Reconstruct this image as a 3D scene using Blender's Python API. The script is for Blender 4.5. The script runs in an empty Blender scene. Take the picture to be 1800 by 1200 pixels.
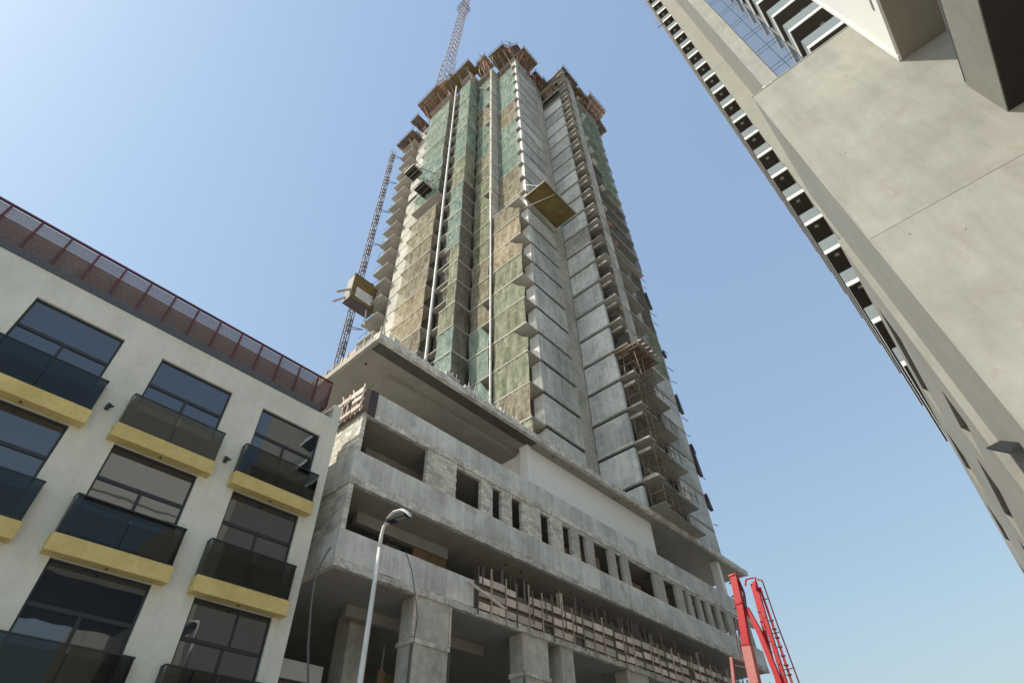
import bpy, math, random
from mathutils import Vector, Matrix
random.seed(7)
RND = random.Random(11)
sc = bpy.context.scene
COL = sc.collection

# ------------------------------------------------------------------ camera
cam_d = bpy.data.cameras.new("camera")
cam = bpy.data.objects.new("camera", cam_d)
COL.objects.link(cam)
RC = [[0.67168948, -0.7403914, -0.02556997],
      [0.51049747, 0.48758844, -0.70827244],
      [0.53686644, 0.46268574, 0.70547596]]
cam.matrix_world = Matrix(((RC[0][0], -RC[1][0], -RC[2][0], 0.0),
                           (RC[0][1], -RC[1][1], -RC[2][1], 0.0),
                           (RC[0][2], -RC[1][2], -RC[2][2], 1.6),
                           (0, 0, 0, 1)))
cam_d.sensor_fit = 'HORIZONTAL'
cam_d.sensor_width = 36.0
cam_d.lens = 986.83 / 1800.0 * 36.0
cam_d.clip_start = 0.05
cam_d.clip_end = 6000
sc.camera = cam

# ------------------------------------------------------------------ sky and sun
SUN_AZ = math.radians(31)      # travel direction turned from +X towards -Y
SUN_EL = math.radians(43)
world = bpy.data.worlds.new("World")
sc.world = world
world.use_nodes = True
wn = world.node_tree
bg = wn.nodes["Background"]
sky = wn.nodes.new("ShaderNodeTexSky")
sky.sky_type = 'NISHITA'
sky.sun_disc = False
sky.sun_elevation = SUN_EL
sky.sun_rotation = math.atan2(-math.cos(SUN_AZ), math.sin(SUN_AZ))
sky.altitude = 0.0
sky.air_density = 2.4
sky.dust_density = 2.5
sky.ozone_density = 1.0
# pale Gulf haze: the clear-sky colour is softened by an even whitish-blue veil
veil = wn.nodes.new("ShaderNodeVectorMath")
veil.operation = 'MULTIPLY_ADD'
wn.links.new(sky.outputs[0], veil.inputs[0])
veil.inputs[1].default_value = (.535, .61, .63)
veil.inputs[2].default_value = (1.47, 1.95, 3.1)
wn.links.new(veil.outputs[0], bg.inputs[0])
bg.inputs[1].default_value = 0.1

sun_d = bpy.data.lights.new("sun", 'SUN')
sun_d.energy = 3.7
sun_d.angle = math.radians(0.53)
sun_d.color = (1.0, 0.93, 0.82)
sun = bpy.data.objects.new("sun", sun_d)
COL.objects.link(sun)
sd = Vector((math.cos(SUN_AZ) * math.cos(SUN_EL), -math.sin(SUN_AZ) * math.cos(SUN_EL), -math.sin(SUN_EL)))
sun.rotation_euler = sd.to_track_quat('-Z', 'Y').to_euler()
sun.location = (-40, 30, 60)

sc.view_settings.view_transform = 'Standard'
sc.view_settings.look = 'None'
sc.view_settings.gamma = 1
sc.view_settings.exposure = 0.40
sc.view_settings.use_curve_mapping = False
sc.render.engine = 'CYCLES'
sc.cycles.max_bounces = 8
sc.cycles.diffuse_bounces = 6
sc.cycles.transparent_max_bounces = 12
sc.cycles.use_denoising = True


# ------------------------------------------------------------------ materials
def new_mat(name):
    m = bpy.data.materials.new(name)
    m.use_nodes = True
    n = m.node_tree
    b = n.nodes["Principled BSDF"]
    return m, n, b


def N(n, t, **kw):
    x = n.nodes.new(t)
    for k, v in kw.items():
        setattr(x, k, v)
    return x


def noise(n, vec, scale, detail=5, rough=.6, dist=0.0):
    x = N(n, "ShaderNodeTexNoise")
    x.inputs["Scale"].default_value = scale
    x.inputs["Detail"].default_value = detail
    x.inputs["Roughness"].default_value = rough
    x.inputs["Distortion"].default_value = dist
    n.links.new(vec, x.inputs["Vector"])
    return x.outputs["Fac"]


def math_node(n, op, a, b=None, clamp=False):
    x = N(n, "ShaderNodeMath", operation=op, use_clamp=clamp)
    for i, v in enumerate((a, b)):
        if v is None:
            continue
        if isinstance(v, (int, float)):
            x.inputs[i].default_value = v
        else:
            n.links.new(v, x.inputs[i])
    return x.outputs[0]


def surface(name, dark, light, big=.4, mid=2.5, streak=.3, rough=.9, bump=.25, fine=35.0,
            vary=.12, contrast=1.0, spots=0.0, stain=None, spec=.3, tilt=0.0):
    """weathered plaster / concrete / painted surface: blotches, streaks, fine relief"""
    m, n, b = new_mat(name)
    tc = N(n, "ShaderNodeTexCoord")
    o = tc.outputs["Object"]
    oi = N(n, "ShaderNodeObjectInfo")
    shift = N(n, "ShaderNodeVectorMath", operation='ADD')
    n.links.new(o, shift.inputs[0])
    cs = N(n, "ShaderNodeCombineXYZ")
    r40 = math_node(n, 'MULTIPLY', oi.outputs["Random"], 37.0)
    n.links.new(r40, cs.inputs[0])
    n.links.new(cs.outputs[0], shift.inputs[1])
    v = shift.outputs[0]
    n1 = noise(n, v, big, 6, .62, .3)
    n2 = noise(n, v, mid, 6, .65, .2)
    mp = N(n, "ShaderNodeMapping")
    mp.inputs["Scale"].default_value = (3.2, 3.2, .16) if not tilt else (1.0, 2.6, .45)
    mp.inputs["Rotation"].default_value = (tilt, 0, 0)
    n.links.new(v, mp.inputs[0])
    n3 = noise(n, mp.outputs[0], 1.0, 5, .7)
    n4 = noise(n, v, fine, 3, .6)
    f = math_node(n, 'ADD', math_node(n, 'MULTIPLY', n1, .5), math_node(n, 'MULTIPLY', n2, .5 - streak * .5))
    f = math_node(n, 'ADD', f, math_node(n, 'MULTIPLY', n3, streak * .5))
    f = math_node(n, 'ADD', f, math_node(n, 'MULTIPLY', math_node(n, 'SUBTRACT', n4, .5), .12))
    mr = N(n, "ShaderNodeMapRange")
    mr.inputs["From Min"].default_value = .5 - .16 / contrast
    mr.inputs["From Max"].default_value = .5 + .16 / contrast
    n.links.new(f, mr.inputs[0])
    mix = N(n, "ShaderNodeMix", data_type='RGBA')
    mix.inputs[6].default_value = (*dark, 1)
    mix.inputs[7].default_value = (*light, 1)
    n.links.new(mr.outputs[0], mix.inputs[0])
    col = mix.outputs[2]
    if stain:
        ns = noise(n, v, mid * .7, 7, .7, .8)
        r = N(n, "ShaderNodeMapRange")
        r.inputs["From Min"].default_value = .56
        r.inputs["From Max"].default_value = .68
        n.links.new(ns, r.inputs[0])
        mm = N(n, "ShaderNodeMix", data_type='RGBA')
        n.links.new(math_node(n, 'MULTIPLY', r.outputs[0], .55), mm.inputs[0])
        n.links.new(col, mm.inputs[6])
        mm.inputs[7].default_value = (*stain, 1)
        col = mm.outputs[2]
    if spots > 0:
        vo = N(n, "ShaderNodeTexVoronoi")
        vo.inputs["Scale"].default_value = 2.2
        n.links.new(v, vo.inputs["Vector"])
        r = N(n, "ShaderNodeMapRange")
        r.inputs["From Min"].default_value = .03
        r.inputs["From Max"].default_value = .06
        n.links.new(vo.outputs["Distance"], r.inputs[0])
        mm = N(n, "ShaderNodeMix", data_type='RGBA')
        n.links.new(math_node(n, 'MULTIPLY', math_node(n, 'SUBTRACT', 1.0, r.outputs[0]), spots), mm.inputs[0])
        n.links.new(col, mm.inputs[6])
        mm.inputs[7].default_value = (.05, .05, .045, 1)
        col = mm.outputs[2]
    hv = N(n, "ShaderNodeHueSaturation")
    n.links.new(col, hv.inputs["Color"])
    n.links.new(math_node(n, 'ADD', math_node(n, 'MULTIPLY', oi.outputs["Random"], vary * 2), 1 - vary), hv.inputs["Value"])
    n.links.new(hv.outputs[0], b.inputs["Base Color"])
    b.inputs["Roughness"].default_value = rough
    b.inputs["Specular IOR Level"].default_value = spec
    if bump > 0:
        bp = N(n, "ShaderNodeBump")
        bp.inputs["Strength"].default_value = bump
        bp.inputs["Distance"].default_value = .03
        hh = math_node(n, 'ADD', math_node(n, 'MULTIPLY', n2, .7), math_node(n, 'MULTIPLY', n4, .3))
        n.links.new(hh, bp.inputs["Height"])
        n.links.new(bp.outputs[0], b.inputs["Normal"])
    return m


def metal(name, col, rough=.4, metallic=.0, vary=.1, spec=.5):
    m, n, b = new_mat(name)
    tc = N(n, "ShaderNodeTexCoord")
    n1 = noise(n, tc.outputs["Object"], 3.0, 4)
    hv = N(n, "ShaderNodeHueSaturation")
    hv.inputs["Color"].default_value = (*col, 1)
    n.links.new(math_node(n, 'ADD', math_node(n, 'MULTIPLY', n1, vary * 4), 1 - vary * 2), hv.inputs["Value"])
    n.links.new(hv.outputs[0], b.inputs["Base Color"])
    b.inputs["Roughness"].default_value = rough
    b.inputs["Metallic"].default_value = metallic
    b.inputs["Specular IOR Level"].default_value = spec
    return m


def glass_opaque(name, col, ior=2.1, rough=.02, wave=.0):
    m, n, b = new_mat(name)
    b.inputs["Base Color"].default_value = (*col, 1)
    b.inputs["Roughness"].default_value = rough
    b.inputs["IOR"].default_value = ior
    if wave:
        tc = N(n, "ShaderNodeTexCoord")
        h = noise(n, tc.outputs["Object"], .9, 2, .4)
        bp = N(n, "ShaderNodeBump")
        bp.inputs["Strength"].default_value = wave
        bp.inputs["Distance"].default_value = .02
        n.links.new(h, bp.inputs["Height"])
        n.links.new(bp.outputs[0], b.inputs["Normal"])
    return m


def glass_tint(name, tint, refl=.12, milk=None):
    m, n, b = new_mat(name)
    n.nodes.remove(b)
    out = n.nodes["Material Output"]
    tr = N(n, "ShaderNodeBsdfTransparent")
    tr.inputs[0].default_value = (*tint, 1)
    gl = N(n, "ShaderNodeBsdfGlossy")
    gl.inputs["Roughness"].default_value = .03
    gl.inputs["Color"].default_value = (.86, .85, .80, 1)
    fr = N(n, "ShaderNodeFresnel")
    fr.inputs[0].default_value = 1.5
    k = math_node(n, 'ADD', math_node(n, 'MULTIPLY', fr.outputs[0], .8), refl - .03, clamp=True)
    mx = N(n, "ShaderNodeMixShader")
    n.links.new(k, mx.inputs[0])
    n.links.new(tr.outputs[0], mx.inputs[1])
    n.links.new(gl.outputs[0], mx.inputs[2])
    if milk:
        df = N(n, "ShaderNodeBsdfDiffuse")
        df.inputs[0].default_value = (*milk, 1)
        m2 = N(n, "ShaderNodeMixShader")
        m2.inputs[0].default_value = .45
        n.links.new(mx.outputs[0], m2.inputs[1])
        n.links.new(df.outputs[0], m2.inputs[2])
        n.links.new(m2.outputs[0], out.inputs[0])
    else:
        n.links.new(mx.outputs[0], out.inputs[0])
    return m


def net_mat(name, col, col2, density=.8):
    m, n, b = new_mat(name)
    n.nodes.remove(b)
    out = n.nodes["Material Output"]
    tc = N(n, "ShaderNodeTexCoord")
    oi = N(n, "ShaderNodeObjectInfo")
    o = tc.outputs["Object"]
    mp = N(n, "ShaderNodeMapping")
    mp.inputs["Scale"].default_value = (1.5, 1.5, .34)
    n.links.new(o, mp.inputs[0])
    fold = noise(n, mp.outputs[0], 1.4, 6, .7, .6)
    blot = noise(n, o, 1.1, 7, .68, 1.2)
    f = math_node(n, 'ADD', math_node(n, 'MULTIPLY', fold, .45), math_node(n, 'MULTIPLY', blot, .55))
    mr = N(n, "ShaderNodeMapRange")
    mr.inputs["From Min"].default_value = .41
    mr.inputs["From Max"].default_value = .60
    n.links.new(f, mr.inputs[0])
    mix = N(n, "ShaderNodeMix", data_type='RGBA')
    mix.inputs[6].default_value = (*col, 1)
    mix.inputs[7].default_value = (*col2, 1)
    n.links.new(mr.outputs[0], mix.inputs[0])
    hv = N(n, "ShaderNodeHueSaturation")
    n.links.new(mix.outputs[2], hv.inputs["Color"])
    n.links.new(math_node(n, 'ADD', math_node(n, 'MULTIPLY', oi.outputs["Random"], .22), .9), hv.inputs["Value"])
    n.links.new(math_node(n, 'ADD', math_node(n, 'MULTIPLY', oi.outputs["Random"], .02), .49), hv.inputs["Hue"])
    df = N(n, "ShaderNodeBsdfDiffuse")
    tl = N(n, "ShaderNodeBsdfTranslucent")
    n.links.new(hv.outputs[0], df.inputs[0])
    n.links.new(hv.outputs[0], tl.inputs[0])
    bp = N(n, "ShaderNodeBump")
    bp.inputs["Strength"].default_value = .55
    bp.inputs["Distance"].default_value = .3
    n.links.new(f, bp.inputs["Height"])
    n.links.new(bp.outputs[0], df.inputs["Normal"])
    m1 = N(n, "ShaderNodeMixShader")
    m1.inputs[0].default_value = .25
    n.links.new(df.outputs[0], m1.inputs[1])
    n.links.new(tl.outputs[0], m1.inputs[2])
    tr = N(n, "ShaderNodeBsdfTransparent")
    m2 = N(n, "ShaderNodeMixShader")
    # woven mesh seen from far away: an average see-through share that follows the folds
    dn = math_node(n, 'ADD', math_node(n, 'MULTIPLY', fold, .35), density - .17, clamp=True)
    n.links.new(dn, m2.inputs[0])
    n.links.new(tr.outputs[0], m2.inputs[1])
    n.links.new(m1.outputs[0], m2.inputs[2])
    n.links.new(m2.outputs[0], out.inputs[0])
    return m


M = {}
M['plaster'] = surface("pale_plaster", (.55, .55, .475), (.72, .715, .63), big=.5, mid=6, streak=.5, bump=.6, fine=26, vary=0, contrast=1.1)
M['yellow'] = surface("yellow_paint", (.52, .41, .15), (.69, .55, .235), big=1.2, mid=7, streak=.35, bump=.5, fine=50, vary=.04, contrast=1.3, stain=(.47, .38, .17))
M['frame'] = metal("dark_frame", (.022, .025, .028), .45)
M['fascia'] = metal("grey_fascia", (.075, .078, .085), .5)
M['pane'] = glass_opaque("window_glass", (.018, .024, .034), 2.15, .015, .16)
M['balglass'] = glass_tint("smoked_glass", (.27, .31, .33), .045)
M['rustred'] = metal("dark_red_steel", (.10, .02, .022), .5)
M['slat'] = metal("brown_slats", (.17, .115, .11), .6)
M['plant'] = surface("plant_room_render", (.36, .34, .31), (.45, .43, .39), vary=0)
M['conc'] = surface("raw_concrete", (.42, .42, .39), (.78, .775, .73), big=.35, mid=2.2, streak=.6, bump=.4, vary=.1, contrast=1.5, spots=.35, stain=(.33, .325, .30))
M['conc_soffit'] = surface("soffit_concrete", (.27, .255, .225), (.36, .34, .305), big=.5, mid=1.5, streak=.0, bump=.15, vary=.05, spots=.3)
M['conc_rough'] = surface("rough_concrete_edge", (.36, .34, .30), (.76, .74, .67), big=1.2, mid=6, streak=.2, bump=.9, fine=22, vary=.1, contrast=1.6, stain=(.14, .13, .11))
M['conc_tower'] = surface("tower_concrete", (.31, .315, .295), (.66, .665, .635), big=.22, mid=1.6, streak=.5, bump=.55, fine=18, vary=.17, contrast=1.6, stain=(.31, .32, .31))
M['conc_tan'] = surface("tan_rough_concrete", (.32, .31, .265), (.60, .58, .51), big=.5, mid=3.5, streak=.3, bump=.8, vary=.08, contrast=1.5)
M['slab_edge'] = surface("slab_edge_concrete", (.27, .255, .225), (.44, .42, .37), big=.5, mid=3, streak=.2, bump=.3, vary=.1)
M['white_conc'] = surface("white_render", (.50, .49, .46), (.78, .77, .73), big=.6, mid=2, streak=.5, bump=.25, vary=.08, contrast=1.6, stain=(.22, .21, .19))
M['dark_in'] = surface("dark_interior", (.07, .065, .058), (.14, .13, .115), vary=.1)  # dark tone puts the shade of recesses and inner rooms into the wall colour
M['block'] = surface("cement_block", (.45, .43, .37), (.74, .71, .63), big=1.5, mid=8, streak=.1, bump=.7, fine=40, vary=.22)
M['mortar'] = surface("mortar", (.26, .25, .21), (.36, .34, .30), vary=0, bump=.6)
M['whitewall'] = surface("white_painted_wall", (.84, .83, .79), (.88, .87, .84), big=.3, mid=1.0, streak=.3, bump=.05, vary=0)
M['ply'] = surface("plywood", (.34, .25, .17), (.54, .42, .32), big=1.2, mid=5, streak=.2, bump=.3, vary=.28, stain=(.20, .12, .08))
M['plypale'] = surface("pale_plank", (.52, .43, .36), (.74, .64, .56), big=1.5, mid=6, streak=.1, bump=.4, vary=.25, stain=(.25, .18, .13))
M['plyorange'] = surface("orange_shutter_ply", (.17, .10, .06), (.33, .21, .13), big=1.0, mid=2.5, streak=.2, bump=.3, vary=.2, stain=(.28, .22, .16))
M['olive'] = surface("olive_deck_ply", (.12, .085, .03), (.24, .18, .075), big=.35, mid=1.2, streak=.1, bump=.2, vary=.05, contrast=1.4, stain=(.07, .04, .035))
M['timber'] = surface("rough_timber", (.10, .08, .065), (.22, .18, .15), mid=6, bump=.4, vary=.25)
M['steel_rust'] = surface("rusty_steel", (.12, .09, .075), (.25, .20, .165), mid=8, bump=.2, vary=.2)
M['steel'] = metal("galvanised_steel", (.36, .36, .36), .45, .4, .15)
M['darksteel'] = metal("dark_steel", (.06, .045, .05), .6)
M['prop_red'] = metal("red_prop", (.30, .10, .05), .6)
M['craneg'] = metal("crane_grey_paint", (.22, .185, .20), .55)
M['pipe'] = metal("white_pipe", (.60, .595, .57), .5)
M['net_green'] = net_mat("green_debris_net", (.17, .27, .215), (.43, .51, .43), .74)
M['net_pale'] = net_mat("faded_green_net", (.24, .36, .29), (.50, .56, .47), .72)
M['net_teal'] = net_mat("teal_debris_net", (.20, .30, .255), (.44, .52, .455), .74)
M['net_tan'] = net_mat("dusty_tan_net", (.24, .215, .15), (.50, .455, .35), .78)
M['net_olive'] = net_mat("olive_grey_net", (.22, .24, .16), (.47, .48, .36), .76)
M['net_orange'] = net_mat("orange_tan_net", (.31, .25, .17), (.55, .475, .36), .8)
M['net_grey'] = net_mat("grey_brown_net", (.15, .135, .115), (.26, .24, .20), .86)
M['cream'] = surface("cream_render", (.245, .243, .217), (.36, .355, .318), big=.45, mid=1.6, streak=.65, bump=.18, fine=50, vary=.0, contrast=1.15, tilt=.75, stain=(.27, .245, .21))
M['greyrender'] = surface("grey_render", (.26, .257, .225), (.33, .325, .288), big=.3, mid=1.5, streak=.35, bump=.1, vary=.03)
M['brightwhite'] = surface("white_render_new", (.80, .79, .74), (.86, .85, .80), bump=.03, vary=0, rough=.7)
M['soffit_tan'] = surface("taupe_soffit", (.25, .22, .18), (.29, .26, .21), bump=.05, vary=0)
M['canopy_shade'] = surface("shaded_canopy_render", (.20, .195, .165), (.27, .26, .23), bump=.1, vary=0)  # grey holds the shade the bay throws on the canopy face
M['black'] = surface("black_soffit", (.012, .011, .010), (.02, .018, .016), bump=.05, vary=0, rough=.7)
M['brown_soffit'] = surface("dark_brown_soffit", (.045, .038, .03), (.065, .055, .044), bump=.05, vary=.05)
M['curtain'] = glass_opaque("curtain_wall_glass", (.09, .12, .17), 3.6, .03, .0)
M['clearglass'] = glass_tint("balcony_glass", (.45, .52, .53), .16, (.42, .47, .47))
M['lamp_lens'] = metal("lamp_lens", (.25, .26, .26), .2)
M['red'] = metal("red_paint", (.42, .010, .016), .4, 0, .09)
M['redpale'] = surface("dusty_red_paint", (.40, .13, .12), (.55, .25, .23), mid=5, bump=.1, vary=0)
M['asphalt'] = surface("bounce_asphalt", (.24, .225, .20), (.34, .32, .285), mid=8, bump=.4, vary=0)  # lightened, like the sand and paving, to bounce sun onto shaded fronts
M['sand'] = surface("sandy_ground", (.46, .41, .34), (.60, .55, .47), mid=3, bump=.4, vary=0)
M['paving'] = surface("paving", (.46, .44, .40), (.58, .56, .52), mid=5, bump=.3, vary=0)
M['sack'] = surface("white_sack", (.5, .48, .46), (.66, .64, .62), bump=.4, mid=3, vary=.1)
M['cable'] = metal("cable_grey", (.12, .12, .12), .6)
M['roadpaint'] = surface("road_paint", (.6, .6, .58), (.78, .78, .75), mid=6, vary=0)


# ------------------------------------------------------------------ mesh helpers
class MB:
    def __init__(s):
        s.v = []
        s.f = []

    def poly8(s, P):
        b = len(s.v)
        s.v += [tuple(p) for p in P]
        for f in ((0, 3, 2, 1), (4, 5, 6, 7), (0, 1, 5, 4), (1, 2, 6, 5), (2, 3, 7, 6), (3, 0, 4, 7)):
            s.f.append(tuple(b + i for i in f))
        return s

    def box(s, x0, x1, y0, y1, z0, z1, j=0.0):
        if x0 > x1: x0, x1 = x1, x0
        if y0 > y1: y0, y1 = y1, y0
        if z0 > z1: z0, z1 = z1, z0
        P = [(x0, y0, z0), (x1, y0, z0), (x1, y1, z0), (x0, y1, z0), (x0, y0, z1), (x1, y0, z1), (x1, y1, z1), (x0, y1, z1)]
        if j:
            P = [tuple(c + RND.uniform(-j, j) for c in p) for p in P]
        return s.poly8(P)

    def bar(s, p, q, w, h=None, up=(0, 0, 1)):
        h = h or w
        p, q = Vector(p), Vector(q)
        d = (q - p)
        if d.length < 1e-6: return s
        d.normalize()
        u = Vector(up)
        if abs(d.dot(u)) > .98: u = Vector((1, 0, 0))
        a = d.cross(u).normalized() * (w / 2)
        b = a.cross(d).normalized() * (h / 2)
        return s.poly8([p - a - b, p + a - b, p + a + b, p - a + b, q - a - b, q + a - b, q + a + b, q - a + b])

    def tube(s, pts, r, n=8, cap=True):
        pts = [Vector(p) for p in pts]
        rs = r if isinstance(r, (list, tuple)) else [r] * len(pts)
        base = len(s.v)
        prev = None
        for i, p in enumerate(pts):
            d = (pts[min(i + 1, len(pts) - 1)] - pts[max(i - 1, 0)]).normalized()
            u = Vector((0, 0, 1)) if abs(d.z) < .9 else Vector((1, 0, 0))
            if prev is not None:
                a = prev - d * prev.dot(d)
                a.normalize()
            else:
                a = d.cross(u).normalized()
            prev = a
            b = d.cross(a)
            for k in range(n):
                t = 2 * math.pi * k / n
                s.v.append(tuple(p + (a * math.cos(t) + b * math.sin(t)) * rs[i]))
        for i in range(len(pts) - 1):
            for k in range(n):
                k2 = (k + 1) % n
                s.f.append((base + i * n + k, base + i * n + k2, base + (i + 1) * n + k2, base + (i + 1) * n + k))
        if cap:
            s.f.append(tuple(base + k for k in range(n))[::-1])
            s.f.append(tuple(base + (len(pts) - 1) * n + k for k in range(n)))
        return s

    def quad(s, a, b, c, d):
        k = len(s.v)
        s.v += [tuple(a), tuple(b), tuple(c), tuple(d)]
        s.f.append((k, k + 1, k + 2, k + 3))
        return s

    def prism(s, outline, z0, z1):
        k = len(s.v)
        n = len(outline)
        s.v += [(x, y, z0) for x, y in outline] + [(x, y, z1) for x, y in outline]
        s.f.append(tuple(k + i for i in range(n))[::-1])
        s.f.append(tuple(k + n + i for i in range(n)))
        for i in range(n):
            j = (i + 1) % n
            s.f.append((k + i, k + j, k + n + j, k + n + i))
        return s

    def strip(s, axis, a0, a1, b0, b1, z0, z1, step=.35, amp=.02, zamp=.03):
        """a long slab edge along an axis, its cross section wobbling like chipped concrete"""
        n = max(1, int(abs(a1 - a0) / step))
        base = len(s.v)
        for i in range(n + 1):
            a = a0 + (a1 - a0) * i / n
            e = 0 if i in (0, n) else 1
            sec = [(b0 + RND.uniform(-amp, amp), z0 + RND.uniform(-zamp, zamp) * e), (b1, z0 + RND.uniform(-zamp, zamp) * .2),
                   (b1, z1), (b0 + RND.uniform(-amp, amp), z1 + RND.uniform(-zamp, zamp) * e)]
            for (b, z) in sec:
                s.v.append((a, b, z) if axis == 'x' else (b, a, z))
        for i in range(n):
            for k in range(4):
                k2 = (k + 1) % 4
                s.f.append((base + i * 4 + k, base + i * 4 + k2, base + (i + 1) * 4 + k2, base + (i + 1) * 4 + k))
        s.f.append((base + 3, base + 2, base + 1, base))
        e = base + n * 4
        s.f.append((e, e + 1, e + 2, e + 3))
        return s

    def build(s, name, mat, parent=None, root=None, smooth=False, kind=None, label=None):
        off = Vector(root.location) if root is not None else Vector((0, 0, 0))
        me = bpy.data.meshes.new(name)
        me.from_pydata([tuple(Vector(v) - off) for v in s.v], [], s.f)
        me.validate()
        import bmesh
        bm = bmesh.new()
        bm.from_mesh(me)
        if len(s.f) > 1:
            bmesh.ops.recalc_face_normals(bm, faces=bm.faces)
        bm.to_mesh(me)
        bm.free()
        if mat is not None:
            me.materials.append(mat)
        if smooth:
            for p in me.polygons: p.use_smooth = True
        o = bpy.data.objects.new(name, me)
        COL.objects.link(o)
        if parent is not None: o.parent = parent
        if kind: o['kind'] = kind
        if label: o['label'] = label
        return o


def thing(name, label, cat, loc=(0, 0, 0), group=None, kind=None):
    o = bpy.data.objects.new(name, None)
    COL.objects.link(o)
    o.location = loc
    o.empty_display_size = .2
    o['label'] = label
    o['category'] = cat
    if group: o['group'] = group
    if kind: o['kind'] = kind
    return o


def structure(o):
    o['kind'] = 'structure'
    return o


def box_part(name, mat, root, *b, parent=None, j=0.0):
    return MB().box(*b, j=j).build(name, mat, parent or root, root)


# ------------------------------------------------------------------ ground, road, pavements
g = MB().box(-900, 900, -900, 900, -.6, -.004).build("ground", M['sand'])
structure(g)
rd = MB().box(-300, 400, .9, 11.0, -.3, .0).build("road", M['asphalt'])
structure(rd)
mk = MB()
x = -60
while x < 120:
    mk.box(x, x + 2.5, 5.9, 6.05, .001, .005)
    x += 6
structure(mk.build("road_markings", M['roadpaint']))
pv = MB().box(-300, 400, 11.0, 16.6, -.3, .14)
structure(pv.build("pavement", M['paving']))
pv = MB().box(-300, 400, -1.1, .9, -.3, .14)
structure(pv.build("pavement", M['paving']))

# ------------------------------------------------------------------ left apartment building
apt = thing("apartment_block", "low cream apartment block with yellow window ledges and smoked glass balconies", "building", (2, 17, 0))
WY = 17.1
cols = [(-4.75, -2.35), (-1.16, 1.29), (2.45, 4.88), (6.04, 8.43)]
TOP0, PIT = 14.37, 3.29
rows = [(11.52 - PIT * k, TOP0 - PIT * k) for k in range(4)]
holes = [(c[0], c[1], r[0], r[1]) for c in cols for r in rows]
xs = sorted({-9.0, 9.07} | {h[0] for h in holes} | {h[1] for h in holes})
zs = sorted({0.0, 15.35} | {h[2] for h in holes} | {h[3] for h in holes})
wb = MB()
for i in range(len(xs) - 1):
    for k in range(len(zs) - 1):
        cx, cz = (xs[i] + xs[i + 1]) / 2, (zs[k] + zs[k + 1]) / 2
        if any(h[0] < cx < h[1] and h[2] < cz < h[3] for h in holes):
            continue
        wb.quad((xs[i], WY, zs[k]), (xs[i + 1], WY, zs[k]), (xs[i + 1], WY, zs[k + 1]), (xs[i], WY, zs[k + 1]))
for (a, b, c, d) in holes:
    y0, y1 = WY, WY + .3
    wb.quad((a, y0, c), (a, y1, c), (a, y1, d), (a, y0, d))
    wb.quad((b, y1, c), (b, y0, c), (b, y0, d), (b, y1, d))
    wb.quad((a, y0, d), (a, y1, d), (b, y1, d), (b, y0, d))
    wb.quad((a, y1, c), (a, y0, c), (b, y0, c), (b, y1, c))
wb.quad((9.07, WY, 0), (9.07, 40, 0), (9.07, 40, 15.35), (9.07, WY, 15.35))
wb.quad((-9, 40, 0), (-9, WY, 0), (-9, WY, 15.35), (-9, 40, 15.35))
wb.quad((-9, 40, 0), (9.07, 40, 0), (9.07, 40, 15.35), (-9, 40, 15.35))
wb.quad((-9, WY, 15.35), (9.07, WY, 15.35), (9.07, 40, 15.35), (-9, 40, 15.35))
k = len(wb.v)
ap_wall = MB()
ap_wall.v, ap_wall.f = wb.v, wb.f
me = bpy.data.meshes.new("wall")
me.from_pydata([tuple(Vector(v) - apt.location) for v in wb.v], [], wb.f)
me.materials.append(M['plaster'])
wo = bpy.data.objects.new("wall", me)
COL.objects.link(wo)
wo.parent = apt
box_part("interior_backing", M['dark_in'], apt, -8.9, 8.95, WY + .45, WY + .55, .1, 15.2)
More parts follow.
